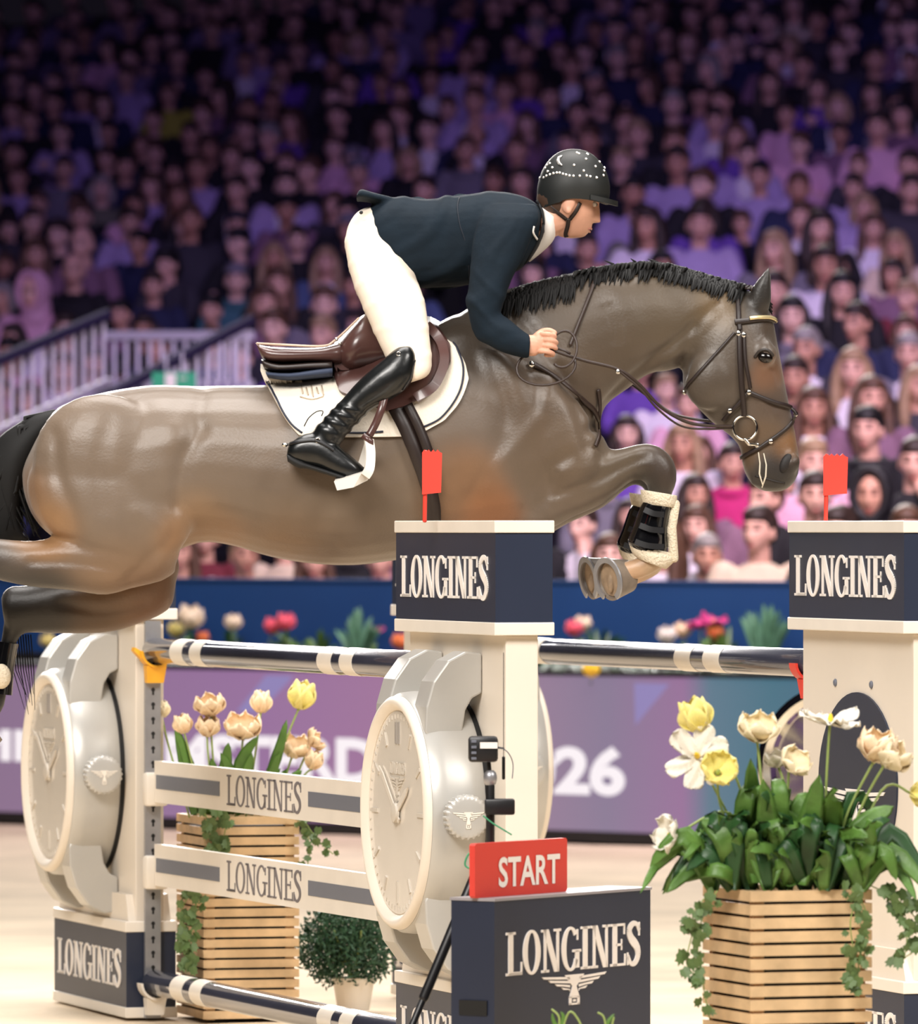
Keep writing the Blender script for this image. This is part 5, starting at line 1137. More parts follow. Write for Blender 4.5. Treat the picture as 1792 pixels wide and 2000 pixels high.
# right-hand planter
dPr = 20.0; kr = dPr / F; cr_ = P(1465, HY, dPr); cr_.z = 0; zt_r = HC + (HY - 1738) * kr
planter('large slatted timber planter full of cream tulips, beside the START box', cr_, R(19), 242 * kr / math.cos(R(19)) , 94 * kr / math.sin(R(21)), zt_r, 20)
def Q(px, py, dy=0.0): return P(px, py, dPr + .16 + dy)
B0 = lambda x: Q(x, 1735, random.uniform(-.06, .06))
GT = 'tulips in the large planter'
T_ = [ # label, base x, mid, head, size px, colour, open, frill, lean
 ('upright lemon tulip topping the left-hand cluster, in the large planter', 1500, (1430, 1500), (1368, 1428), 60, 'yellow', .0, False, (-.35, -.1, 1)),
 ('wide open white parrot tulip below the lemon tulip, in the large planter', 1495, (1405, 1560), (1362, 1478), 66, 'white', .95, True, (-.2, -.9, .35)),
 ('half open yellow-throated tulip low in the left-hand cluster, large planter', 1490, (1412, 1590), (1400, 1512), 54, 'yellow', .4, True, (.2, -.8, .5)),
 ('large pale yellow double tulip standing over the chrome clock, large planter', 1510, (1490, 1560), (1478, 1446), 62, 'cream', .3, True, (.1, -.45, 1)),
 ('short cream tulip in front of the white stand edge, large planter', 1530, (1535, 1600), (1540, 1500), 50, 'cream', .35, True, (.6, -.5, .6)),
 ('small pale tulip tucked behind the leaves under the chrome clock', 1500, (1530, 1560), (1520, 1498), 40, 'white', .3, False, (-.3, -.2, 1)),
 ('flat white tulip on the tallest straight stem, over the stand pillar', 1615, (1612, 1560), (1620, 1412), 62, 'white', 1.0, True, (.1, -.25, 1)),
 ('peach fringed tulip against the dark oval plaque', 1620, (1650, 1600), (1706, 1486), 66, 'peach', .2, True, (.25, -.3, 1)),
 ('cream fringed tulip leaning right of the peach one, on the plaque edge', 1625, (1680, 1580), (1726, 1494), 60, 'cream', .25, True, (.7, -.3, .8)),
 ('green-white tulip nodding at the right edge, large planter', 1640, (1720, 1545), (1776, 1548), 42, 'yellow', .1, False, (1, -.1, -.1)),
 ('drooping white tulip reaching far left above the sand, large planter', 1480, (1425, 1588), (1318, 1632), 54, 'white', .55, True, (-1, -.3, .25)),
]
LV = [((1440, 1720), (1420, 1640), (1370, 1600), 30), ((1460, 1725), (1440, 1660), (1400, 1590), 26), ((1480, 1725), (1470, 1610), (1465, 1480), 24), ((1500, 1728), (1500, 1640), (1490, 1520), 26), ((1560, 1728), (1575, 1640), (1600, 1512), 30), ((1590, 1728), (1605, 1650), (1640, 1560), 24), ((1620, 1725), (1680, 1620), (1745, 1575), 24), ((1640, 1728), (1700, 1640), (1765, 1680), 20), ((1650, 1730), (1720, 1660), (1750, 1720), 18), ((1450, 1730), (1390, 1660), (1310, 1668), 20), ((1440, 1732), (1370, 1690), (1300, 1745), 18), ((1450, 1735), (1400, 1700), (1330, 1722), 16), ((1545, 1732), (1540, 1690), (1560, 1630), 18), ((1600, 1730), (1600, 1690), (1605, 1730), 22), ((1520, 1735), (1530, 1690), (1510, 1640), 18), ((1470, 1735), (1460, 1700), (1430, 1730), 14), ((1660, 1735), (1740, 1690), (1790, 1760), 14), ((1530, 1725), (1520, 1600), (1545, 1540), 20), ((1580, 1725), (1560, 1620), (1540, 1560), 20), ((1500, 1730), (1500, 1700), (1480, 1600), 22), ((1650, 1728), (1690, 1670), (1700, 1610), 20), ((1400, 1730), (1380, 1680), (1420, 1620), 20)]
for i, (lb, bx, md, hd2, sz, colr, op, fr, ln) in enumerate(T_):
    dy = (-.05, -.08, -.11, -.02, -.06, .04, .0, -.03, -.05, .0, -.09)[i]
    lvs = [([Q(l[0][0], l[0][1], (-.12 + .24 * random.random()) * .8), Q(l[1][0], l[1][1], -.06 + random.uniform(-.08, .06)), Q(l[2][0], l[2][1], -.06 + random.uniform(-.1, .06))], l[3] * kr * 1.0) for l in LV[i * 2:i * 2 + 2]]
    b = B0(bx); tulip(lb, b, Q(*md, dy * .6), Q(*hd2, dy), sz * kr, colr, op, fr, ln, lvs)
# leafy bulbs without a bloom
WHERE = ('at the far left edge', 'left of the first tulip stem', 'in the front left quarter', 'left of the middle', 'in the very middle', 'right of the middle', 'in the front right quarter', 'below the oval plaque', 'at the far right edge', 'behind the left cluster', 'behind the middle stems', 'behind the right stems')
for i in range(12):
    x = 1392 + i * 36 if i < 9 else 1440 + (i - 9) * 90; bk = i >= 9; b = Q(x, 1738, random.uniform(-.13, -.02) if not bk else random.uniform(.02, .10)); t = thing('leafy_bulb', 'bloomless clump of strap leaves, ' + WHERE[i] + ' of the large planter', 'plant', tuple(b), 0)
    for j in range(8):
        a = random.uniform(-1, 1) + (x - 1550) / 260 * .7; ln = random.uniform(70, 150) * (1.5 if bk else 1); dr = max(0, abs(a) - .55); ex = x + a * 105
        e_ = Q(ex, 1738 - ln * (1 - .9 * dr) + 60 * dr * random.random(), random.uniform(-.22, .06)); m_ = Q(x + a * 46, 1738 - ln * .85, random.uniform(-.14, .06)); mb = MB(); leaf_mb(mb, [b, m_, e_], random.uniform(13, 22) * kr); mb.build('leaf', LEAFD if (j + bk) % 2 else LEAFM, t, True)
def vine_at(pts, d): return [P(x, y, d) for x, y in pts]
ivy('ivy trailing down the left edge of the large planter', [vine_at([(1400, 1740), (1372, 1790), (1362, 1850), (1372, 1920), (1385, 1990)], dPr + .02), vine_at([(1385, 1745), (1355, 1780), (1352, 1820), (1340, 1880), (1362, 1910)], dPr + .03)], (.020, .034), 46)
ivy('ivy hanging over the right side of the large planter', [vine_at([(1660, 1735), (1690, 1780), (1680, 1850), (1672, 1930)], dPr + .05), vine_at([(1680, 1735), (1660, 1800), (1668, 1880), (1650, 1925)], dPr + .05)], (.020, .034), 46)
ivy('pale variegated ivy spilling past the right edge of the frame', [vine_at([(1700, 1730), (1750, 1760), (1770, 1830), (1760, 1890)], dPr + .10), vine_at([(1720, 1740), (1785, 1790), (1790, 1850), (1745, 1880)], dPr + .12), vine_at([(1730, 1745), (1800, 1770), (1805, 1850)], dPr + .12)], (.022, .038), 60)

# left-hand planter between the two fence elements
dPl = 25.75; kl = dPl / F; cl_ = P(397, HY, dPl); cl_.z = 0; zt_l = HC + (HY - 1594) * kl
planter('slatted timber planter with peach tulips, standing behind the lettered planks', cl_, R(16), 186 * kl / math.cos(R(16)), 53 * kl / math.sin(R(14)), zt_l, 20)
def QL(px, py, dy=0.0): return P(px, py, dPl + .17 + dy)
TL = [('peach bud at the left of the small planter, beside the perforated track', 400, (372, 1480), (360, 1432), 34, 'peach', 0, False, (-.2, -.1, 1)),
 ('ruffled pale peach tulip highest on the left, small planter', 430, (415, 1470), (412, 1398), 48, 'peach', .25, True, (-.15, -.2, 1)),
 ('peach tulip just under the ruffled one, small planter', 425, (408, 1490), (404, 1438), 40, 'peach', .15, True, (.1, -.2, 1)),
 ('large peach double tulip in the middle of the small planter', 460, (470, 1490), (474, 1442), 56, 'peach', .3, True, (0, -.4, 1)),
 ('slim peach bud over the lilac stripe on the board', 480, (500, 1460), (509, 1392), 38, 'peach', -.05, False, (.05, 0, 1)),
 ('tall yellow-green tulip, highest in the small planter', 520, (550, 1470), (583, 1384), 50, 'yellow', 0, False, (.25, -.1, 1)),
 ('wide peach tulip at the right of the small planter', 540, (560, 1510), (570, 1478), 50, 'peach', .3, True, (.3, -.3, 1)),
 ('outstretched peach tulip furthest right, small planter', 545, (590, 1490), (604, 1452), 34, 'peach', .35, True, (.8, -.1, .5)),
 ('pinkish bud low at the right, over the letter R on the board', 550, (590, 1520), (608, 1502), 34, 'peach', 0, False, (.3, -.1, 1)),
 ('cream bud peeping out left beside the track', 370, (330, 1460), (317, 1402), 30, 'cream', 0, False, (-.1, 0, 1))]
LL = [((380, 1590), (365, 1510), (342, 1412), 14), ((400, 1590), (370, 1500), (340, 1410), 12), ((430, 1590), (440, 1500), (446, 1450), 13), ((450, 1590), (470, 1490), (505, 1438), 13), ((500, 1590), (540, 1480), (560, 1405), 11), ((520, 1590), (530, 1520), (545, 1470), 12), ((410, 1590), (420, 1530), (412, 1480), 13), ((470, 1590), (480, 1520), (492, 1470), 13), ((540, 1590), (565, 1530), (590, 1505), 11), ((440, 1590), (452, 1520), (430, 1470), 13)]
for i, (lb, bx, md, hd2, sz, colr, op, fr, ln) in enumerate(TL):
    dy = random.uniform(-.08, .06); l = LL[i]
    tulip(lb, QL(bx, 1596, dy * .5), QL(*md, dy), QL(*hd2, dy), sz * kl, colr, op, fr, ln, [([QL(l[0][0], l[0][1], -.02), QL(l[1][0], l[1][1], -.05), QL(l[2][0], l[2][1], -.07)], l[3] * kl), ([QL(bx + 8, 1592, .02), QL(bx + 12 + random.uniform(-25, 25), 1550, .02), QL(bx + random.uniform(-40, 40), 1500, .0)], 11 * kl)])
ivy('dark ivy hanging over the corner of the small planter', [vine_at([(400, 1585), (412, 1630), (418, 1655), (410, 1668)], dPl - .01), vine_at([(430, 1585), (440, 1620), (425, 1662)], dPl)], (.026, .042), 36)
ivy('ivy hanging at the right corner of the small planter', [vine_at([(575, 1590), (598, 1625), (605, 1660), (600, 1690)], dPl + .05), vine_at([(585, 1590), (620, 1640), (650, 1668)], dPl + .08)], (.020, .032), 30)
ivy('yellowing ivy covering the lower left face of the small planter', [vine_at([(372, 1740), (352, 1790), (360, 1840), (372, 1890)], dPl - .02), vine_at([(385, 1735), (380, 1800), (362, 1860), (380, 1900)], dPl - .03)], (.026, .042), 50)

# dark shrub in a white pot, inside the oxer
pc = P(690, HY, 26.3); pc.z = 0; ks = 26.3 / F
t = thing('potted_shrub', 'dark green bushy shrub in a white pot, left of the watch stand', 'plant', tuple(pc))
mb = MB(); rings = []
for z, r in ((0, .05), (0, .055), (.10, .072), (.105, .076), (.115, .076), (.115, .066), (.09, .062)): rings.append([pc + Vector((r * math.cos(2 * math.pi * k / 28), r * math.sin(2 * math.pi * k / 28), z)) for k in range(28)])
mb.loft(rings); mb.build('pot', WHITE, t, True, True, 40)
mb = MB()
for i in range(4200):
    a = random.uniform(0, 2 * math.pi); u = random.uniform(-.9, 1); r = random.random() ** .4; c = Vector((P(678, HY, 26.3).x + .18 * r * math.sqrt(max(0, 1 - u * u)) * math.cos(a), pc.y + .15 * r * math.sqrt(max(0, 1 - u * u)) * math.sin(a), .225 + .16 * u * r))
    d_ = Vector((random.gauss(0, 1), random.gauss(0, 1), random.gauss(.4, 1))).normalized(); s_ = d_.orthogonal().normalized(); ln = random.uniform(.018, .034); w_ = .005
    mb.add([c, c + d_ * ln * .5 + s_ * w_, c + d_ * ln, c + d_ * ln * .5 - s_ * w_, c + d_ * ln * .5 + d_.cross(s_) * .003], [(0, 1, 4), (1, 2, 4), (2, 3, 4), (3, 0, 4), (0, 3, 2, 1)])
props(mb.build('foliage', BUSHM, t), kind='stuff')
mb = MB()
for a in range(6): mb.tube([pc + Vector((0, 0, .09)), pc + Vector((.10 * math.cos(a), .10 * math.sin(a), .28))], .004, 6)
mb.build('stem', STEMM, t, True)
# small climbing shoots at the foot of the START box
t = thing('foreground_sprig', 'thin green shoots rising at the bottom edge in front of the START box', 'plant', tuple(P(1110, 2040, 20.0)))
mb = MB(); F0 = lambda x, y: P(x, y, 20.0)
for q in ([(1085, 2040), (1092, 1990), (1078, 1972)], [(1092, 2030), (1110, 1978), (1128, 1990), (1145, 2030)], [(1185, 2040), (1180, 1990), (1168, 1978)], [(1188, 2030), (1198, 1988)]): mb.tube([Vector(a) for a in catmull([F0(*p) for p in q], 5)], .003, 6)
mb.tube([F0(1110, 2040), Vector((F0(1110, 2040).x, 20.0, .0))], .004, 6); mb.build('stem', STEMM, t, True)
for q in ([(1090, 2020), (1100, 1990), (1094, 1975)], [(1180, 2020), (1188, 1995), (1200, 1980)], [(1100, 2020), (1082, 1998), (1078, 1978)]):
    mb = MB(); leaf_mb(mb, [F0(*p) for p in q], .006); mb.build('leaf', LEAFM, t, True)

# flowers along the barrier trough
def trough(px, py, v=.62): p = on_stand(px, v); p.z = z_at(py, p.y); return p
BT = [('big cream and peach tulip bloom beside the stand at the left of the trough', 368, 1208, 36, 'cream'), ('pale yellow tulip low beside the big cream one, trough', 345, 1232, 24, 'yellow'), ('cream tulip over the left pole bands, trough', 457, 1217, 24, 'cream'), ('red tulip, left of the red pair in the trough', 531, 1224, 24, 'pink'), ('red tulip, right of the red pair in the trough', 556, 1216, 26, 'pink'), ('small orange tulip touching the left pole, trough', 395, 1246, 18, 'orange'),
 ('mauve tulip among grasses left of the watch stand, trough', 729, 1226, 22, 'magenta'), ('orange tulip against the watch stand pillar, trough', 782, 1254, 24, 'orange'), ('pink tulip left of the pink and cream pair below the hooves', 1122, 1228, 24, 'pink'), ('cream tulip, right of the pink and cream pair below the hooves', 1138, 1220, 24, 'cream'), ('round white tulip mid-trough over the right pole', 1304, 1242, 26, 'white'), ('apricot tulip beside the round white one, trough', 1334, 1232, 24, 'peach'),
 ('magenta flower, left of the magenta pair in the trough', 1368, 1214, 26, 'magenta'), ('magenta flower, highest of the magenta pair in the trough', 1392, 1204, 28, 'magenta'), ('orange tulip under the magenta flowers, trough', 1396, 1236, 24, 'orange'), ('yellow flower hanging below the right pole, trough front', 1154, 1312, 24, 'gold'), ('yellow bloom at the far left under the horse legs, trough', 95, 1252, 20, 'yellow')]
for i, (lb, x, y, s, c) in enumerate(BT):
    v = random.uniform(.45, .8); h = trough(x, y + s * .55, v); b = h.copy(); b.z = .93; b += UV * random.uniform(-.04, .04)
    if y > 1290: b = trough(x, 1300, .40); b.z = .945; h = trough(x, 1318, -.04); h.z = z_at(1322, h.y)
    k2 = h.y / F; m_ = b.lerp(h, .5) + Vector((random.uniform(-.02, .02), 0, .02 if y > 1290 else 0))
    e1 = h + Vector((random.uniform(-.09, .09), 0, random.uniform(-.06, -.01))); 
    tulip(lb, b, m_, h, s * 1.25 * k2, c, .1 if c != 'magenta' else .6, False, (random.uniform(-.2, .2), -.15, 1), [([b, b.lerp(h, .5) + Vector((random.uniform(-.05, .05), -.02, 0)), e1], .016)])
def tuft(label, x, ytop, wpx, n, m, v=.6, name='fern_clump'):
    b = trough(x, 1300, v); b.z = .925; k2 = b.y / F; t = thing(name, label, 'plant', tuple(b))
    for i in range(int(n * 1.5)):
        a = random.uniform(-1, 1); e_ = trough(x + a * wpx, ytop - 14 + abs(a) * 45 + random.uniform(0, 25), v + random.uniform(-.1, .1)); mb = MB(); bb = b + UV * a * .04; leaf_mb(mb, [bb, bb.lerp(e_, .55) + Vector((0, 0, .02)), e_], random.uniform(.010, .018)); mb.build('leaf', m, t, True)
tuft('grey-green grassy clump left of the watch stand, trough', 700, 1192, 50, 14, FERNM)
tuft('yellow-green arching grass left of the grey-green clump, trough', 625, 1228, 40, 9, LEAFM)
tuft('tall grey-green fern before the right-hand stand, trough', 1492, 1180, 62, 20, FERNM)
tuft('dark arching leaves right of the pink and cream tulip pair, trough', 1170, 1210, 55, 9, LEAFD)
tuft('green leaves between the orange tulip and the tall fern, trough', 1415, 1216, 30, 7, LEAFM)
tuft('low leaves around the cream tulip over the left pole, trough', 450, 1228, 40, 8, LEAFD)
tuft('low leaves around the red tulip pair, trough', 560, 1240, 55, 10, LEAFM)
tuft('low leaves around the big cream bloom, trough', 372, 1226, 40, 8, LEAFD)
tuft('low leaves around the round white tulip, trough', 1310, 1250, 45, 8, LEAFM)
for lab, x0, x1, n in (('low dark greenery hanging over the board below the left pole', 330, 770, 60), ('low dark greenery hanging over the board below the right pole', 1060, 1560, 120)):
    b = trough((x0 + x1) / 2, 1300, .3); b.z = .93; t = thing('trailing_greenery', lab, 'plant', tuple(b)); mb = MB()
    for i in range(n * 3):
        x = random.uniform(x0, x1); p = trough(x, 1300, .38); p.z = .93 + random.uniform(-.005, .03); e_ = trough(x + random.uniform(-18, 18), 1316 + random.uniform(-16, 14), random.uniform(-.05, .2)); e_.z = max(e_.z, .885) ; m_ = p.lerp(e_, .5) + Vector((0, 0, .03)); leaf_mb(mb, [p, m_, e_], random.uniform(.006, .012))
    props(mb.build('foliage', LEAFD, t), kind='stuff')
# ---------------------------------------------------------------- spectators
def skinmat():
    return mat('spectator_skin', (1, 1, 1, 1), 0.55, objcol=True)
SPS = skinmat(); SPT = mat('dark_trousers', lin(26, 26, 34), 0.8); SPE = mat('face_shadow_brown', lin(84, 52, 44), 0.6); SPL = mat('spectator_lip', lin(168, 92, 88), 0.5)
SPG = mat('spectator_cloth', (1, 1, 1, 1), 0.85, objcol=True, var=0.12, vscale=7, bump=0.3, bscale=30); SPH = mat('spectator_hair', (1, 1, 1, 1), 0.55, objcol=True, var=0.2, vscale=30); SPW = mat('spectator_shirt', lin(214, 206, 212), 0.8)
HEADZ = 1.175
# seated figure faces -Y; origin on the tier floor under the hips
POSES = [dict(yaw=0, pit=4, arm='lap'), dict(yaw=24, pit=2, arm='lap'), dict(yaw=-22, pit=5, arm='cross'), dict(yaw=8, pit=3, arm='cross'), dict(yaw=-12, pit=8, arm='chin'), dict(yaw=14, pit=0, arm='clap'), dict(yaw=-30, pit=2, arm='lap')]
def armpts(kind, s):
    sh = (s * .175, .01, .965)
    if kind == 'lap': return [sh, (s * .235, -.02, .80), (s * .235, -.09, .665), (s * .15, -.24, .61), (s * .06, -.31, .60)]
    if kind == 'cross': return [sh, (s * .24, -.03, .82), (s * .235, -.11, .70), (s * .09, -.225, .735), (-s * .09, -.215, .755)]
    if kind == 'clap': return [sh, (s * .245, -.03, .82), (s * .225, -.13, .72), (s * .13, -.27, .82), (s * .035, -.30, .88)]
    if kind == 'chin': return [sh, (s * .225, -.08, .80), (s * .16, -.23, .70), (s * .10, -.20, .86), (s * .05, -.135, .99)] if s > 0 else [sh, (s * .235, -.03, .82), (s * .22, -.13, .68), (s * .06, -.24, .68), (-s * .08, -.25, .685)]
def V(q): return [Vector(p) for p in q]
def make_body(p, vox):
    mb = MB(); HM = Matrix.Translation((0, -.025, HEADZ)) @ Matrix.Rotation(R(-90 + p['yaw']), 4, 'Z') @ Matrix.Rotation(R(p['pit']), 4, 'Y')
    add_head(mb, HM, nu=40, nv=36); add_ears(mb, HM)
    mb.tube(V([(0, .02, .93), (0, .005, 1.02), (0, -.012, 1.09)]), [.062, .056, .055], 14)
    def ellring(z, rx, ry, y=0): return [Vector((rx * math.cos(2 * math.pi * k / 18), y + ry * math.sin(2 * math.pi * k / 18), z)) for k in range(18)]
    mb.loft([ellring(.42, .10, .08, .02), ellring(.46, .15, .11, .02), ellring(.62, .13, .09, .03), ellring(.80, .145, .095, .03), ellring(.92, .14, .075, .025), ellring(.965, .07, .055, .02)])
    for s in (-1, 1):
        a = armpts(p['arm'], s); mb.tube([Vector(q) for q in catmull(a, 3)], [.045 - .002 * i for i in range(13)], 10)
        h = Vector(a[-1]); d = (h - Vector(a[-2])).normalized(); mb.ell(h + d * .03, (.032, .032, .040), None, 12, 8)
        for k in range(4):
            o = h + d * .05 + Vector(((k - 1.5) * .014, 0, (k - 1.5) * .010)); mb.tube([o, o + d * .03, o + d * .05 + Vector((0, .012, -.010))], [.0095, .009, .008], 6)
        mb.tube([h + d * .01, h + d * .03 + Vector((-s * .02, -.01, .025))], [.011, .009], 6)
        mb.tube(V([(s * .09, 0, .49), (s * .11, -.22, .50), (s * .12, -.42, .50)]), [.085, .078, .062], 12)
        mb.tube(V([(s * .12, -.42, .50), (s * .12, -.40, .28), (s * .12, -.38, .08)]), [.06, .052, .040], 12)
        mb.tube(V([(s * .12, -.37, .045), (s * .125, -.50, .04)]), [.042, .038], 10)
    HI = HM.inverted(); HIa = np.array(HI)
    def idx(c):
        l = c @ HIa[:3, :3].T + HIa[:3, 3]; m = np.zeros(len(c), int); m[c[:, 2] < .58] = 1
        hands = (np.abs(c[:, 0]) < .32)
        for s in (-1, 1):
            h = np.array(armpts(p['arm'], s)[-1]); m[np.linalg.norm(c - h, axis=1) < .10] = 0
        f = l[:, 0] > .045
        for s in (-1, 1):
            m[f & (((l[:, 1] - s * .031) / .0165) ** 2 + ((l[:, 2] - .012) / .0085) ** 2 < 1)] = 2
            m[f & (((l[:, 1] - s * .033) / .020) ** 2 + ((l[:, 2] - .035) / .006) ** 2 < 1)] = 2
        m[f & ((l[:, 1] / .024) ** 2 + ((l[:, 2] + .067) / .010) ** 2 < 1)] = 3
        return m
    o, co, pl = fused('person_source', mb, vox, [SPS, SPT, SPE, SPL], None, 2, True, None, idx); me = o.data; bpy.data.objects.remove(o); return me
def make_top(p, style, vox):
    mb = MB(); ring = lambda z, rx, ry, y=0: [Vector((rx * math.cos(2 * math.pi * k / 24), y + ry * math.sin(2 * math.pi * k / 24), z)) for k in range(24)]
    b = 1.10 if style in ('coat', 'open') else 1.0
    mb.loft([ring(.44, .17 * b, .135 * b, .01), ring(.52, .185 * b, .14 * b, .02), ring(.66, .17 * b, .122 * b, .025), ring(.80, .185 * b, .125 * b, .025), ring(.91, .195 * b, .105, .02), ring(.965, .16, .085, .015), ring(1.0, .095, .075, .01), ring(1.02, .07, .065, .005)])
    for s in (-1, 1):
        a = armpts(p['arm'], s); q = catmull(a, 3)[:12]; mb.tube([Vector(v) for v in q], [(.072 - .0024 * i) * b for i in range(len(q))], 12)
    if style in ('scarf', 'hoodie', 'coat'):
        for i in range(16):
            a0, a1 = 2 * math.pi * i / 16, 2 * math.pi * (i + 1.3) / 16; r_ = .082 if style == 'scarf' else .088
            mb.tube([Vector((r_ * math.cos(a0), .005 + r_ * .95 * math.sin(a0), 1.01 - .02 * math.sin(-a0))), Vector((r_ * math.cos(a1), .005 + r_ * .95 * math.sin(a1), 1.01 - .02 * math.sin(-a1)))], .030 if style == 'scarf' else .022, 8)
    def idx(c):
        m = np.zeros(len(c), int)
        if style == 'open': m[(c[:, 1] < -.04) & (np.abs(c[:, 0]) < .012 + .075 * np.clip((c[:, 2] - .58) / .4, 0, 1)) & (c[:, 2] > .58)] = 1
        return m
    o, co, pl = fused('top_source', mb, vox, [SPG, SPW], None, 3, True, None, idx); me = o.data; bpy.data.objects.remove(o); return me
def make_hair(style, vox):
    """in head space: face +X"""
    mb = MB()
    if style in 'slobt': mb.ell((-.022, 0, .022), (.098, .086, .110), None, 22, 16); mb.ell((.02, 0, .075), (.075, .072, .052), None, 18, 12)
    if style == 'l':
        for s in (-1, 1):
            mb.tube(V([(.025, s * .062, .06), (.012, s * .084, -.01), (.015, s * .094, -.10), (.03, s * .095, -.20), (.045, s * .090, -.29)]), [.024, .032, .036, .034, .018], 10)
            mb.tube(V([(-.03, s * .06, .02), (-.045, s * .07, -.10), (-.035, s * .08, -.22), (-.01, s * .085, -.30)]), [.045, .05, .045, .02], 10)
    if style == 'o':
        for s in (-1, 1): mb.tube(V([(.015, s * .07, .05), (.0, s * .088, -.02), (.005, s * .088, -.10), (.01, s * .078, -.125)]), [.028, .034, .034, .018], 10)
        mb.ell((-.06, 0, -.05), (.055, .085, .075), None, 16, 12)
    if style == 't':
        mb.ell((-.10, 0, .05), (.05, .045, .05), None, 12, 10); mb.tube(V([(-.11, 0, .04), (-.13, 0, -.05), (-.11, 0, -.15)]), [.03, .034, .012], 10)
    if style == 'b':
        pass
    if style == 'r':   # receding fringe round the back and sides
        mb.ell((-.038, 0, -.004), (.082, .083, .062), None, 20, 14)
    if style == 'c':   # cap or beanie
        mb.ell((-.012, 0, .072), (.108, .090, .066), None, 22, 14); mb.ell((-.04, 0, .03), (.078, .088, .06), None, 20, 12); mb.loft([[Vector((.05 + .075 * math.cos(R(a)) * r_, .075 * math.sin(R(a)) * r_, z)) for a in range(-90, 91, 15)] for r_, z in ((.5, .074), (1, .070), (1, .062), (.5, .066))])
    if style == 'h':   # raised hood
        mb.ell((-.035, 0, .012), (.108, .108, .140), None, 22, 16)
        for i in range(14):
            a0, a1 = 2 * math.pi * i / 14, 2 * math.pi * (i + 1.2) / 14
            mb.tube([Vector((.052, .088 * math.sin(a0), .012 + .128 * math.cos(a0))), Vector((.052, .088 * math.sin(a1), .012 + .128 * math.cos(a1)))], .024, 8)
        mb.tube(V([(-.03, 0, -.08), (-.03, 0, -.18)]), [.10, .11], 14)
    o, co, pl = fused('hair_source', mb, vox, [SPH], None, 3, True); me = o.data; bpy.data.objects.remove(o); return me
BODY = [make_body(p, .0085) for p in POSES]
STY = ('sweater', 'open', 'scarf', 'hoodie', 'coat'); TOP = {}
HAIR = {s: make_hair(s, .009) for s in 'slotrch'}
for me_, nm in [(m, 'person') for m in BODY] + [(m, 'hair') for m in HAIR.values()]: me_.name = nm
COLS = dict(k=('black', (22, 21, 25)), n=('navy', (32, 38, 70)), w=('white', (222, 214, 222)), l=('lilac', (168, 150, 190)), p=('purple', (104, 70, 160)), g=('grey', (112, 108, 118)), b=('beige', (214, 194, 168)), m=('mauve', (126, 92, 112)), t=('teal', (56, 100, 108)), o=('olive', (104, 104, 86)), r=('maroon', (110, 36, 48)), d=('denim blue', (70, 86, 122)), y=('yellow', (170, 170, 60)), e=('pink', (216, 166, 186)), a=('charcoal', (52, 50, 58)), u=('bright magenta', (190, 40, 110)))
HCOL = dict(k=('black', (20, 17, 17)), d=('dark brown', (46, 32, 26)), n=('brown', (84, 58, 42)), y=('blond', (152, 124, 94)), g=('grey', (140, 134, 130)), w=('white', (196, 190, 186)))
HNAME = dict(s='short {} hair', l='long {} hair', o='{} bobbed hair', t='tied-back {} hair', r='receding {} hair', c='a {} cap', h='a raised {} hood', b='a bald head')
SNAME = dict(sweater='sweater', open='jacket over white shirt', scarf='top and thick scarf', hoodie='hooded top', coat='coat')
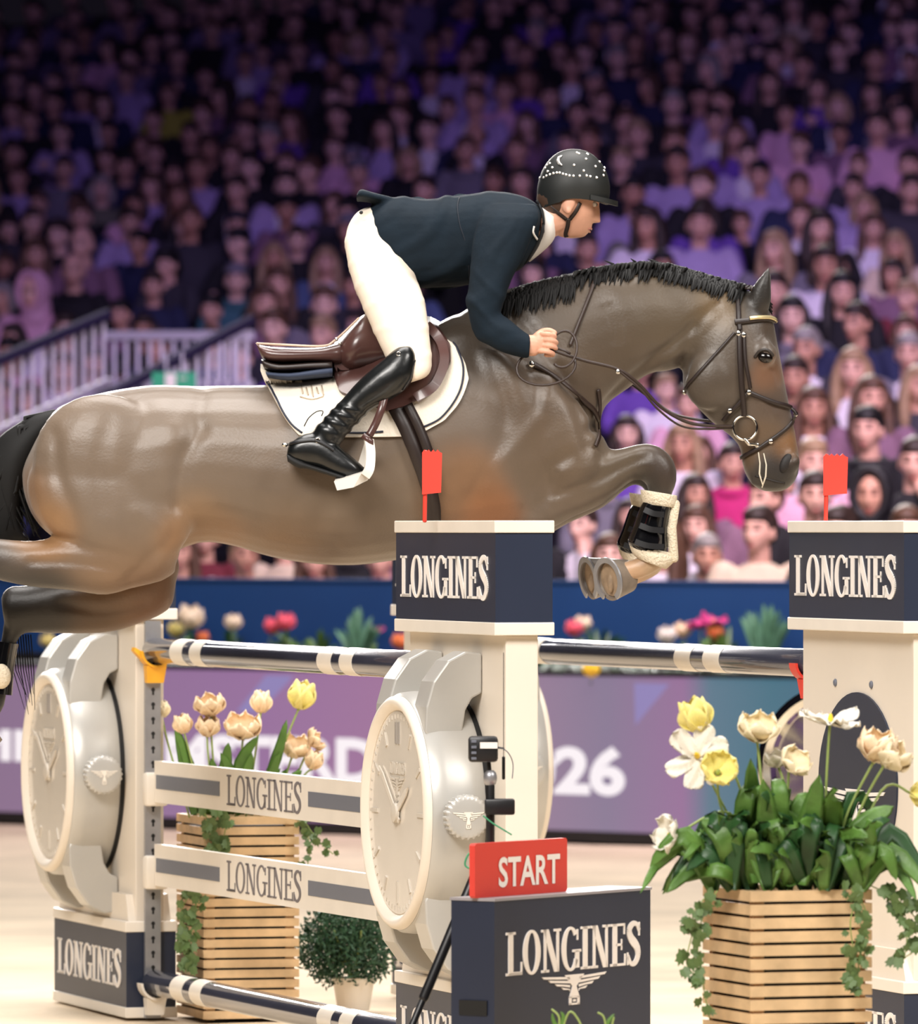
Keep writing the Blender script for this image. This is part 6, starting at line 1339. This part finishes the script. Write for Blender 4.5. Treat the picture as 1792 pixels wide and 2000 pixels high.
# what the photograph shows: px,py of the face, hair style + colour, garment colour + style, pose
SPEC = """1252,430,sd,oS,0;1374,420,od,pS,0;1448,437,sn,kS,4;1565,425,sn,nO,0;1600,447,ld,kS,1;1687,407,oy,lS,0;1704,447,ln,wS,0;1513,487,ly,gS,2;1612,484,od,wS,0;1751,484,ly,bS,0;1513,540,sd,kS,3;1634,530,ld,wS,1;1746,537,od,mS,2;1547,581,lk,gF,0;1647,571,lk,kS,1;1774,581,sy,rS,2;1676,631,sd,nS,2;1574,681,sg,aO,2;1666,685,ly,kO,0;1768,648,on,pH,0;1776,690,sg,gO,0;1553,738,sd,nC,0;1702,716,ln,mS,1;1587,798,ln,wS,0;1697,800,sk,kC,0;1587,862,sy,eS,3;1702,868,hk,kH,0;1785,865,sd,kS,4;1224,848,od,pS,0;1335,868,ly,wS,0;1369,885,ln,mS,0;1357,966,ld,mS,1;1498,974,sn,mC,2;1363,1028,ln,wS,0;1482,1032,sd,bS,6;1380,1086,sg,nC,0;1532,1094,sd,kS,0;1770,947,sn,nS,0;1640,985,sd,kC,2;1139,1024,sd,kO,4;1231,1009,ld,gC,1;1343,789,sn,eS,0;1300,762,sy,wS,1;1430,905,td,uH,1;1455,850,sd,nS,0;1250,770,sd,pS,3;1180,930,sd,gC,0;1590,960,sd,kS,0;1720,1010,od,kC,0;1190,1085,on,bS,0;1300,1060,ln,wS,6;352,1078,ln,wS,0;402,1052,sd,rS,0;478,1085,sy,wS,1;555,1056,sd,bS,0;615,1095,ln,eS,0;690,1050,sd,kC,0;745,1092,sd,eS,0
64,435,sd,aS,1;117,459,sd,kS,0;158,423,sn,nS,0;164,478,bs,mS,0;70,498,ln,kS,0;145,529,bs,kH,0;66,572,hw,eH,2;254,435,sd,lS,1;273,478,sk,nC,0;359,443,lk,kC,0;461,548,cg,tF,0;414,607,sk,aS,0;535,505,ly,kS,0;543,556,ln,kS,0;637,513,ly,dO,0;520,595,on,mS,1;633,595,sn,gS,0;537,638,sn,aS,0;633,654,sy,lS,0;238,615,sk,mS,0;125,724,on,wS,3;59,783,on,mS,0;580,470,sd,kS,0;690,560,sd,aS,0;470,700,sn,pS,0;700,650,sd,nS,2;300,560,sd,nS,0;10,520,sn,lS,0;20,470,sd,gS,1
1222,241,sn,kS,0;1246,264,sy,aS,0;1314,204,sg,kC,0;1410,197,sd,lS,4;1396,238,sd,lO,0;1319,258,sn,kS,0;1324,298,sd,lS,0;1438,268,ln,pS,0;1502,164,ld,kS,0;1567,130,sd,kC,0;1639,100,sn,aS,0;1661,64,sd,kS,0;1741,57,sn,nS,0;1709,117,sd,nS,0;1776,124,sn,pS,0;1537,224,sd,eS,0;1560,285,sn,eS,2;1639,264,sd,mS,0;1714,248,sd,eS,0;1677,325,sn,aS,0;1776,325,sd,kS,0;1778,372,sd,aC,0;1366,335,sd,lS,0;1374,362,sn,kC,2;1460,305,sd,lO,0;1483,345,sk,lS,0;1559,368,sn,nC,0;1667,368,sd,lS,0;1236,378,sk,lS,0;1266,355,ld,wS,2
164,70,sd,nS,0;209,311,sd,kS,0;372,264,sd,kC,0;398,224,sn,kS,0;301,234,sd,kS,0;301,301,sn,aS,0;281,285,on,kS,0;121,261,sd,lS,5;27,218,sn,lS,0;30,157,sd,kS,0;144,137,sd,nS,0;248,151,sd,lS,0;254,50,sn,kS,0;335,77,sd,kS,0;415,60,sn,kS,0;402,151,sd,kS,0;479,121,sn,lO,0;512,104,sd,lS,0;582,100,sn,kS,0;552,134,sd,pS,0;482,254,sd,kS,0;452,308,sn,kS,0;489,328,sd,kC,0;388,331,sn,lF,0;465,372,sd,kO,0;562,321,sn,kS,0;559,362,sd,lO,0;298,365,on,lS,0;352,385,ln,kS,0;372,402,sn,aS,0;264,402,od,eS,0;154,402,sd,kS,0;77,398,sn,kS,0;126,331,sd,gS,0;37,348,sn,lS,0;27,301,sd,kS,0;211,258,cd,kS,0;330,185,sn,yS,0;165,190,sd,lS,2;215,95,od,eS,2
680,27,sn,kS,0;657,77,sd,lS,0;761,114,sn,pS,0;747,60,sd,lS,0;844,90,sn,kS,0;650,134,sd,aS,0;747,164,sn,kS,0;679,164,sd,kS,0;841,157,sn,kO,0;654,191,sd,kS,0;784,181,sn,kS,0;660,228,sd,kS,0;781,228,sn,kO,0;752,254,ld,lS,0;838,254,sd,nO,0;875,214,sn,lS,0;931,157,sd,lS,0;911,114,sn,lS,0;1029,157,on,pS,0;1116,131,sn,kO,0;1142,104,sd,kS,0;1092,100,sn,kS,0;1002,87,sd,nS,0;1025,107,sn,kS,0;935,87,sd,kS,0;875,74,sn,pS,0;1049,20,sd,pS,0;911,10,sn,pS,0;1163,60,sd,kS,0;1152,275,sn,nS,0;1109,281,sd,kS,0;965,355,sn,aS,0;831,372,sd,kS,0;654,290,sn,eS,0;928,198,sn,lO,0;985,180,sn,eS,0"""
STC = dict(S='sweater', O='open', F='scarf', H='hoodie', C='coat')
REF = Q0.dot(NV)
people = []
def rowpos(px, n):
    v = V0 + TREAD * n + .10; p = on_stand(px, v); return p, FL0 + RISE * n
for ent in SPEC.replace('\n', ';').split(';'):
    x, y, h, gch, po = ent.split(','); x, y = float(x), float(y); best = None
    for n in range(ROWS):
        p, fl = rowpos(x, n); hz = z_at(y, p.y) - fl; e_ = abs(hz - HEADZ)
        occ = min([9] + [abs(q['along'] - (p - Q0).dot(UV)) for q in people if q['n'] == n])
        if occ < .5: e_ += (.5 - occ) * 3
        if best is None or e_ < best[0]: best = (e_, n, p, fl, hz)
    _, n, p, fl, hz = best
    people.append(dict(px=x, py=y, n=n, p=p, fl=fl, s=max(.86, min(1.14, hz / HEADZ)), h=h[0], hc=h[1], g=gch[0], st=STC[gch[1]], pose=int(po), along=(p - Q0).dot(UV), spec=True))
def hidden(x, y):
    def inside(poly):
        c = False
        for i in range(len(poly)):
            (x0, y0), (x1, y1) = poly[i], poly[i - 1]
            if (y0 > y) != (y1 > y) and x < (x1 - x0) * (y - y0) / (y1 - y0) + x0: c = not c
        return c
    return inside([(40, 860), (110, 790), (520, 740), (830, 600), (985, 545), (1440, 545), (1500, 600), (1540, 900), (1380, 900), (1180, 860), (1300, 900), (1080, 1040), (350, 1050), (330, 1140), (40, 1040)]) or inside([(700, 380), (1060, 380), (1060, 300), (1190, 300), (1190, 450), (1040, 500), (1000, 640), (830, 640), (690, 470)])
spec = [q for q in people]
rr = random.Random(5)
for n in range(ROWS):
    lo, hi = rowpos(-30, n)[0], rowpos(1822, n)[0]; a0 = (lo - Q0).dot(UV); a1 = (hi - Q0).dot(UV); a = a0 + rr.uniform(0, .3)
    while a < a1:
        v = V0 + TREAD * n + .10; p = Q0 + UV * a + NV * v; px = 896 + p.x * F / p.y; s = rr.uniform(.94, 1.06); py = HY - (FL0 + RISE * n + HEADZ * s - HC) * F / p.y; k = F / p.y
        ok = all(abs(q['along'] - a) > .5 for q in people if q['n'] == n)
        if ok:
            for q in spec:
                dx, dy = abs(q['px'] - px), q['py'] - py
                if q['n'] > n and ((dx < .15 * k and -.17 * k < dy < .2 * k) or (dx < .26 * k and .12 * k < dy < .55 * k)): ok = False; break
                if q['n'] <= n and dx < .17 * k and abs(dy) < .16 * k: ok = False; break
        if ok and hidden(px, py) and hidden(px, py + 60): ok = False
        if ok and px < 330 and py > 640 and n < 3: ok = False
        if ok:
            dark = rr.random() < (.76 if n < 12 else .88)
            people.append(dict(px=px, py=py, n=n, p=p, fl=FL0 + RISE * n, s=s, h=rr.choice('sssslotlrco'), hc=rr.choice('kddnnnygdk'), g=rr.choice('kkknaankgm') if dark else rr.choice('lwpgmbdeto'), st=rr.choice(['sweater', 'sweater', 'open', 'scarf', 'hoodie', 'coat']), pose=rr.randrange(7), along=a, spec=False))
            a += rr.uniform(.5, .62)
        else: a += .07
LIMIT = 300
people.sort(key=lambda q: (not q['spec'], q['p'].y))
solo, rest = people[:LIMIT], people[LIMIT:]
ORD = 'first second third fourth fifth sixth seventh eighth ninth tenth eleventh twelfth thirteenth fourteenth fifteenth sixteenth seventeenth eighteenth nineteenth twentieth twenty-first twenty-second twenty-third twenty-fourth twenty-fifth twenty-sixth twenty-seventh twenty-eighth twenty-ninth thirtieth'.split()
rows = {}
for q in solo: rows.setdefault(q['n'], []).append(q)
def put(name, me, parent, M, col):
    o = bpy.data.objects.new(name, me); C.objects.link(o)
    if parent is not None: o.parent = parent; o.matrix_local = M
    else: o.matrix_world = M
    o.color = col; return o
SKN = [(224, 176, 156), (214, 164, 142), (232, 188, 170), (196, 146, 122), (218, 170, 150)]
def vis(q):
    dark = q['px'] < 440 and q['py'] > 600 and q['h'] == 's' and q['hc'] == 'k' and q['n'] < 7
    return (104, 70, 54) if dark else rr.choice(SKN)
for n, lst in sorted(rows.items()):
    lst.sort(key=lambda q: q['px'])
    for i, q in enumerate(lst):
        po = POSES[q['pose']]; rz = R(-12 + rr.uniform(-14, 14)); s = q['s']
        M = Matrix.Translation((q['p'].x, q['p'].y, q['fl'] + (.0 if s >= .99 else 0))) @ Matrix.Rotation(rz, 4, 'Z') @ Matrix.Scale(s, 4)
        b = put('person', BODY[q['pose']], None, M, lin(*vis(q)))
        key = (q['pose'], q['st'])
        if key not in TOP: TOP[key] = make_top(po, q['st'], .0125); TOP[key].name = 'top'
        put({'open': 'jacket', 'hoodie': 'hooded_top', 'scarf': 'sweater'}.get(q['st'], q['st']), TOP[key], b, Matrix(), lin(*COLS[q['g']][1]))
        HM = Matrix.Translation((0, -.025, HEADZ)) @ Matrix.Rotation(R(-90 + po['yaw']), 4, 'Z') @ Matrix.Rotation(R(po['pit']), 4, 'Y')
        hs = q['h']; hcn = HCOL.get(q['hc'], HCOL['n'])
        if hs == 'h' or hs == 'c':
            hcn = COLS[q['g']] if hs == 'h' else COLS.get({'d': 'k', 'n': 'a', 'y': 'b'}.get(q['hc'], q['hc']), COLS['a'])
        if hs != 'b': put({'c': 'cap', 'h': 'hood'}.get(hs, 'hair'), HAIR[hs], b, HM, lin(*hcn[1]))
        props(b, f"seated spectator with {HNAME[hs].format(hcn[0])}, {COLS[q['g']][0]} {SNAME[q['st']]}, {ORD[i]} along {ORD[n]} row", 'person', 'spectators in the stand')
# the rest of the crowd, high up or hidden: one mass of the same figures
if rest:
    GM = [mat('crowd_cloth_' + str(i), lin(*c), .85) for i, c in enumerate([(24, 23, 28), (36, 40, 66), (120, 108, 140), (70, 58, 80)])]; CSK = mat('crowd_skin', lin(216, 168, 150), .55); CHR = mat('crowd_hair', lin(50, 36, 30), .6)
    lb = []
    for pz in (0, 2, 5):
        arr = []
        for me_, mi in ((BODY[pz], 0), (make_top(POSES[pz], 'sweater', .03), 1), (HAIR['s'], 2)):
            o = bpy.data.objects.new('t', me_); C.objects.link(o); d = o.modifiers.new('d', 'DECIMATE'); d.ratio = .12 if mi == 0 else .35 if mi == 1 else .15
            dg = bpy.context.evaluated_depsgraph_get(); m2 = bpy.data.meshes.new_from_object(o.evaluated_get(dg)); vv = np.array([v.co[:] for v in m2.vertices]); ff = [tuple(f.vertices) for f in m2.polygons]; bpy.data.objects.remove(o)
            if mi == 2:
                HM = np.array(Matrix.Translation((0, -.025, HEADZ)) @ Matrix.Rotation(R(-90 + POSES[pz]['yaw']), 4, 'Z')); vv = vv @ HM[:3, :3].T + HM[:3, 3]
            arr.append((vv, ff, mi))
        lb.append(arr)
    vs_, fs_, ms_ = [], [], []; off = 0
    for q in rest:
        a_ = R(-12 + rr.uniform(-14, 14)); ca, sa = math.cos(a_), math.sin(a_); rot = np.array([[ca, -sa, 0], [sa, ca, 0], [0, 0, 1]]) * q['s']; gm = rr.choice([0, 0, 0, 1, 1, 2, 3])
        for vv, ff, mi in rr.choice(lb):
            w_ = vv @ rot.T + np.array((q['p'].x, q['p'].y, q['fl'])); vs_.append(w_); fs_ += [tuple(i + off for i in f) for f in ff]; ms_ += [(4 if mi == 0 else gm if mi == 1 else 5)] * len(ff); off += len(vv)
    me = bpy.data.meshes.new('crowd'); me.from_pydata(np.concatenate(vs_).tolist(), [], fs_)
    for m_ in GM + [CSK, CHR]: me.materials.append(m_)
    me.polygons.foreach_set('material_index', ms_); me.polygons.foreach_set('use_smooth', [True] * len(fs_))
    o = bpy.data.objects.new('crowd', me); C.objects.link(o); props(o, 'remaining dim spectators filling the highest rows of the stand', 'crowd', None, 'stuff')
print('PEOPLE', len(solo), len(rest))
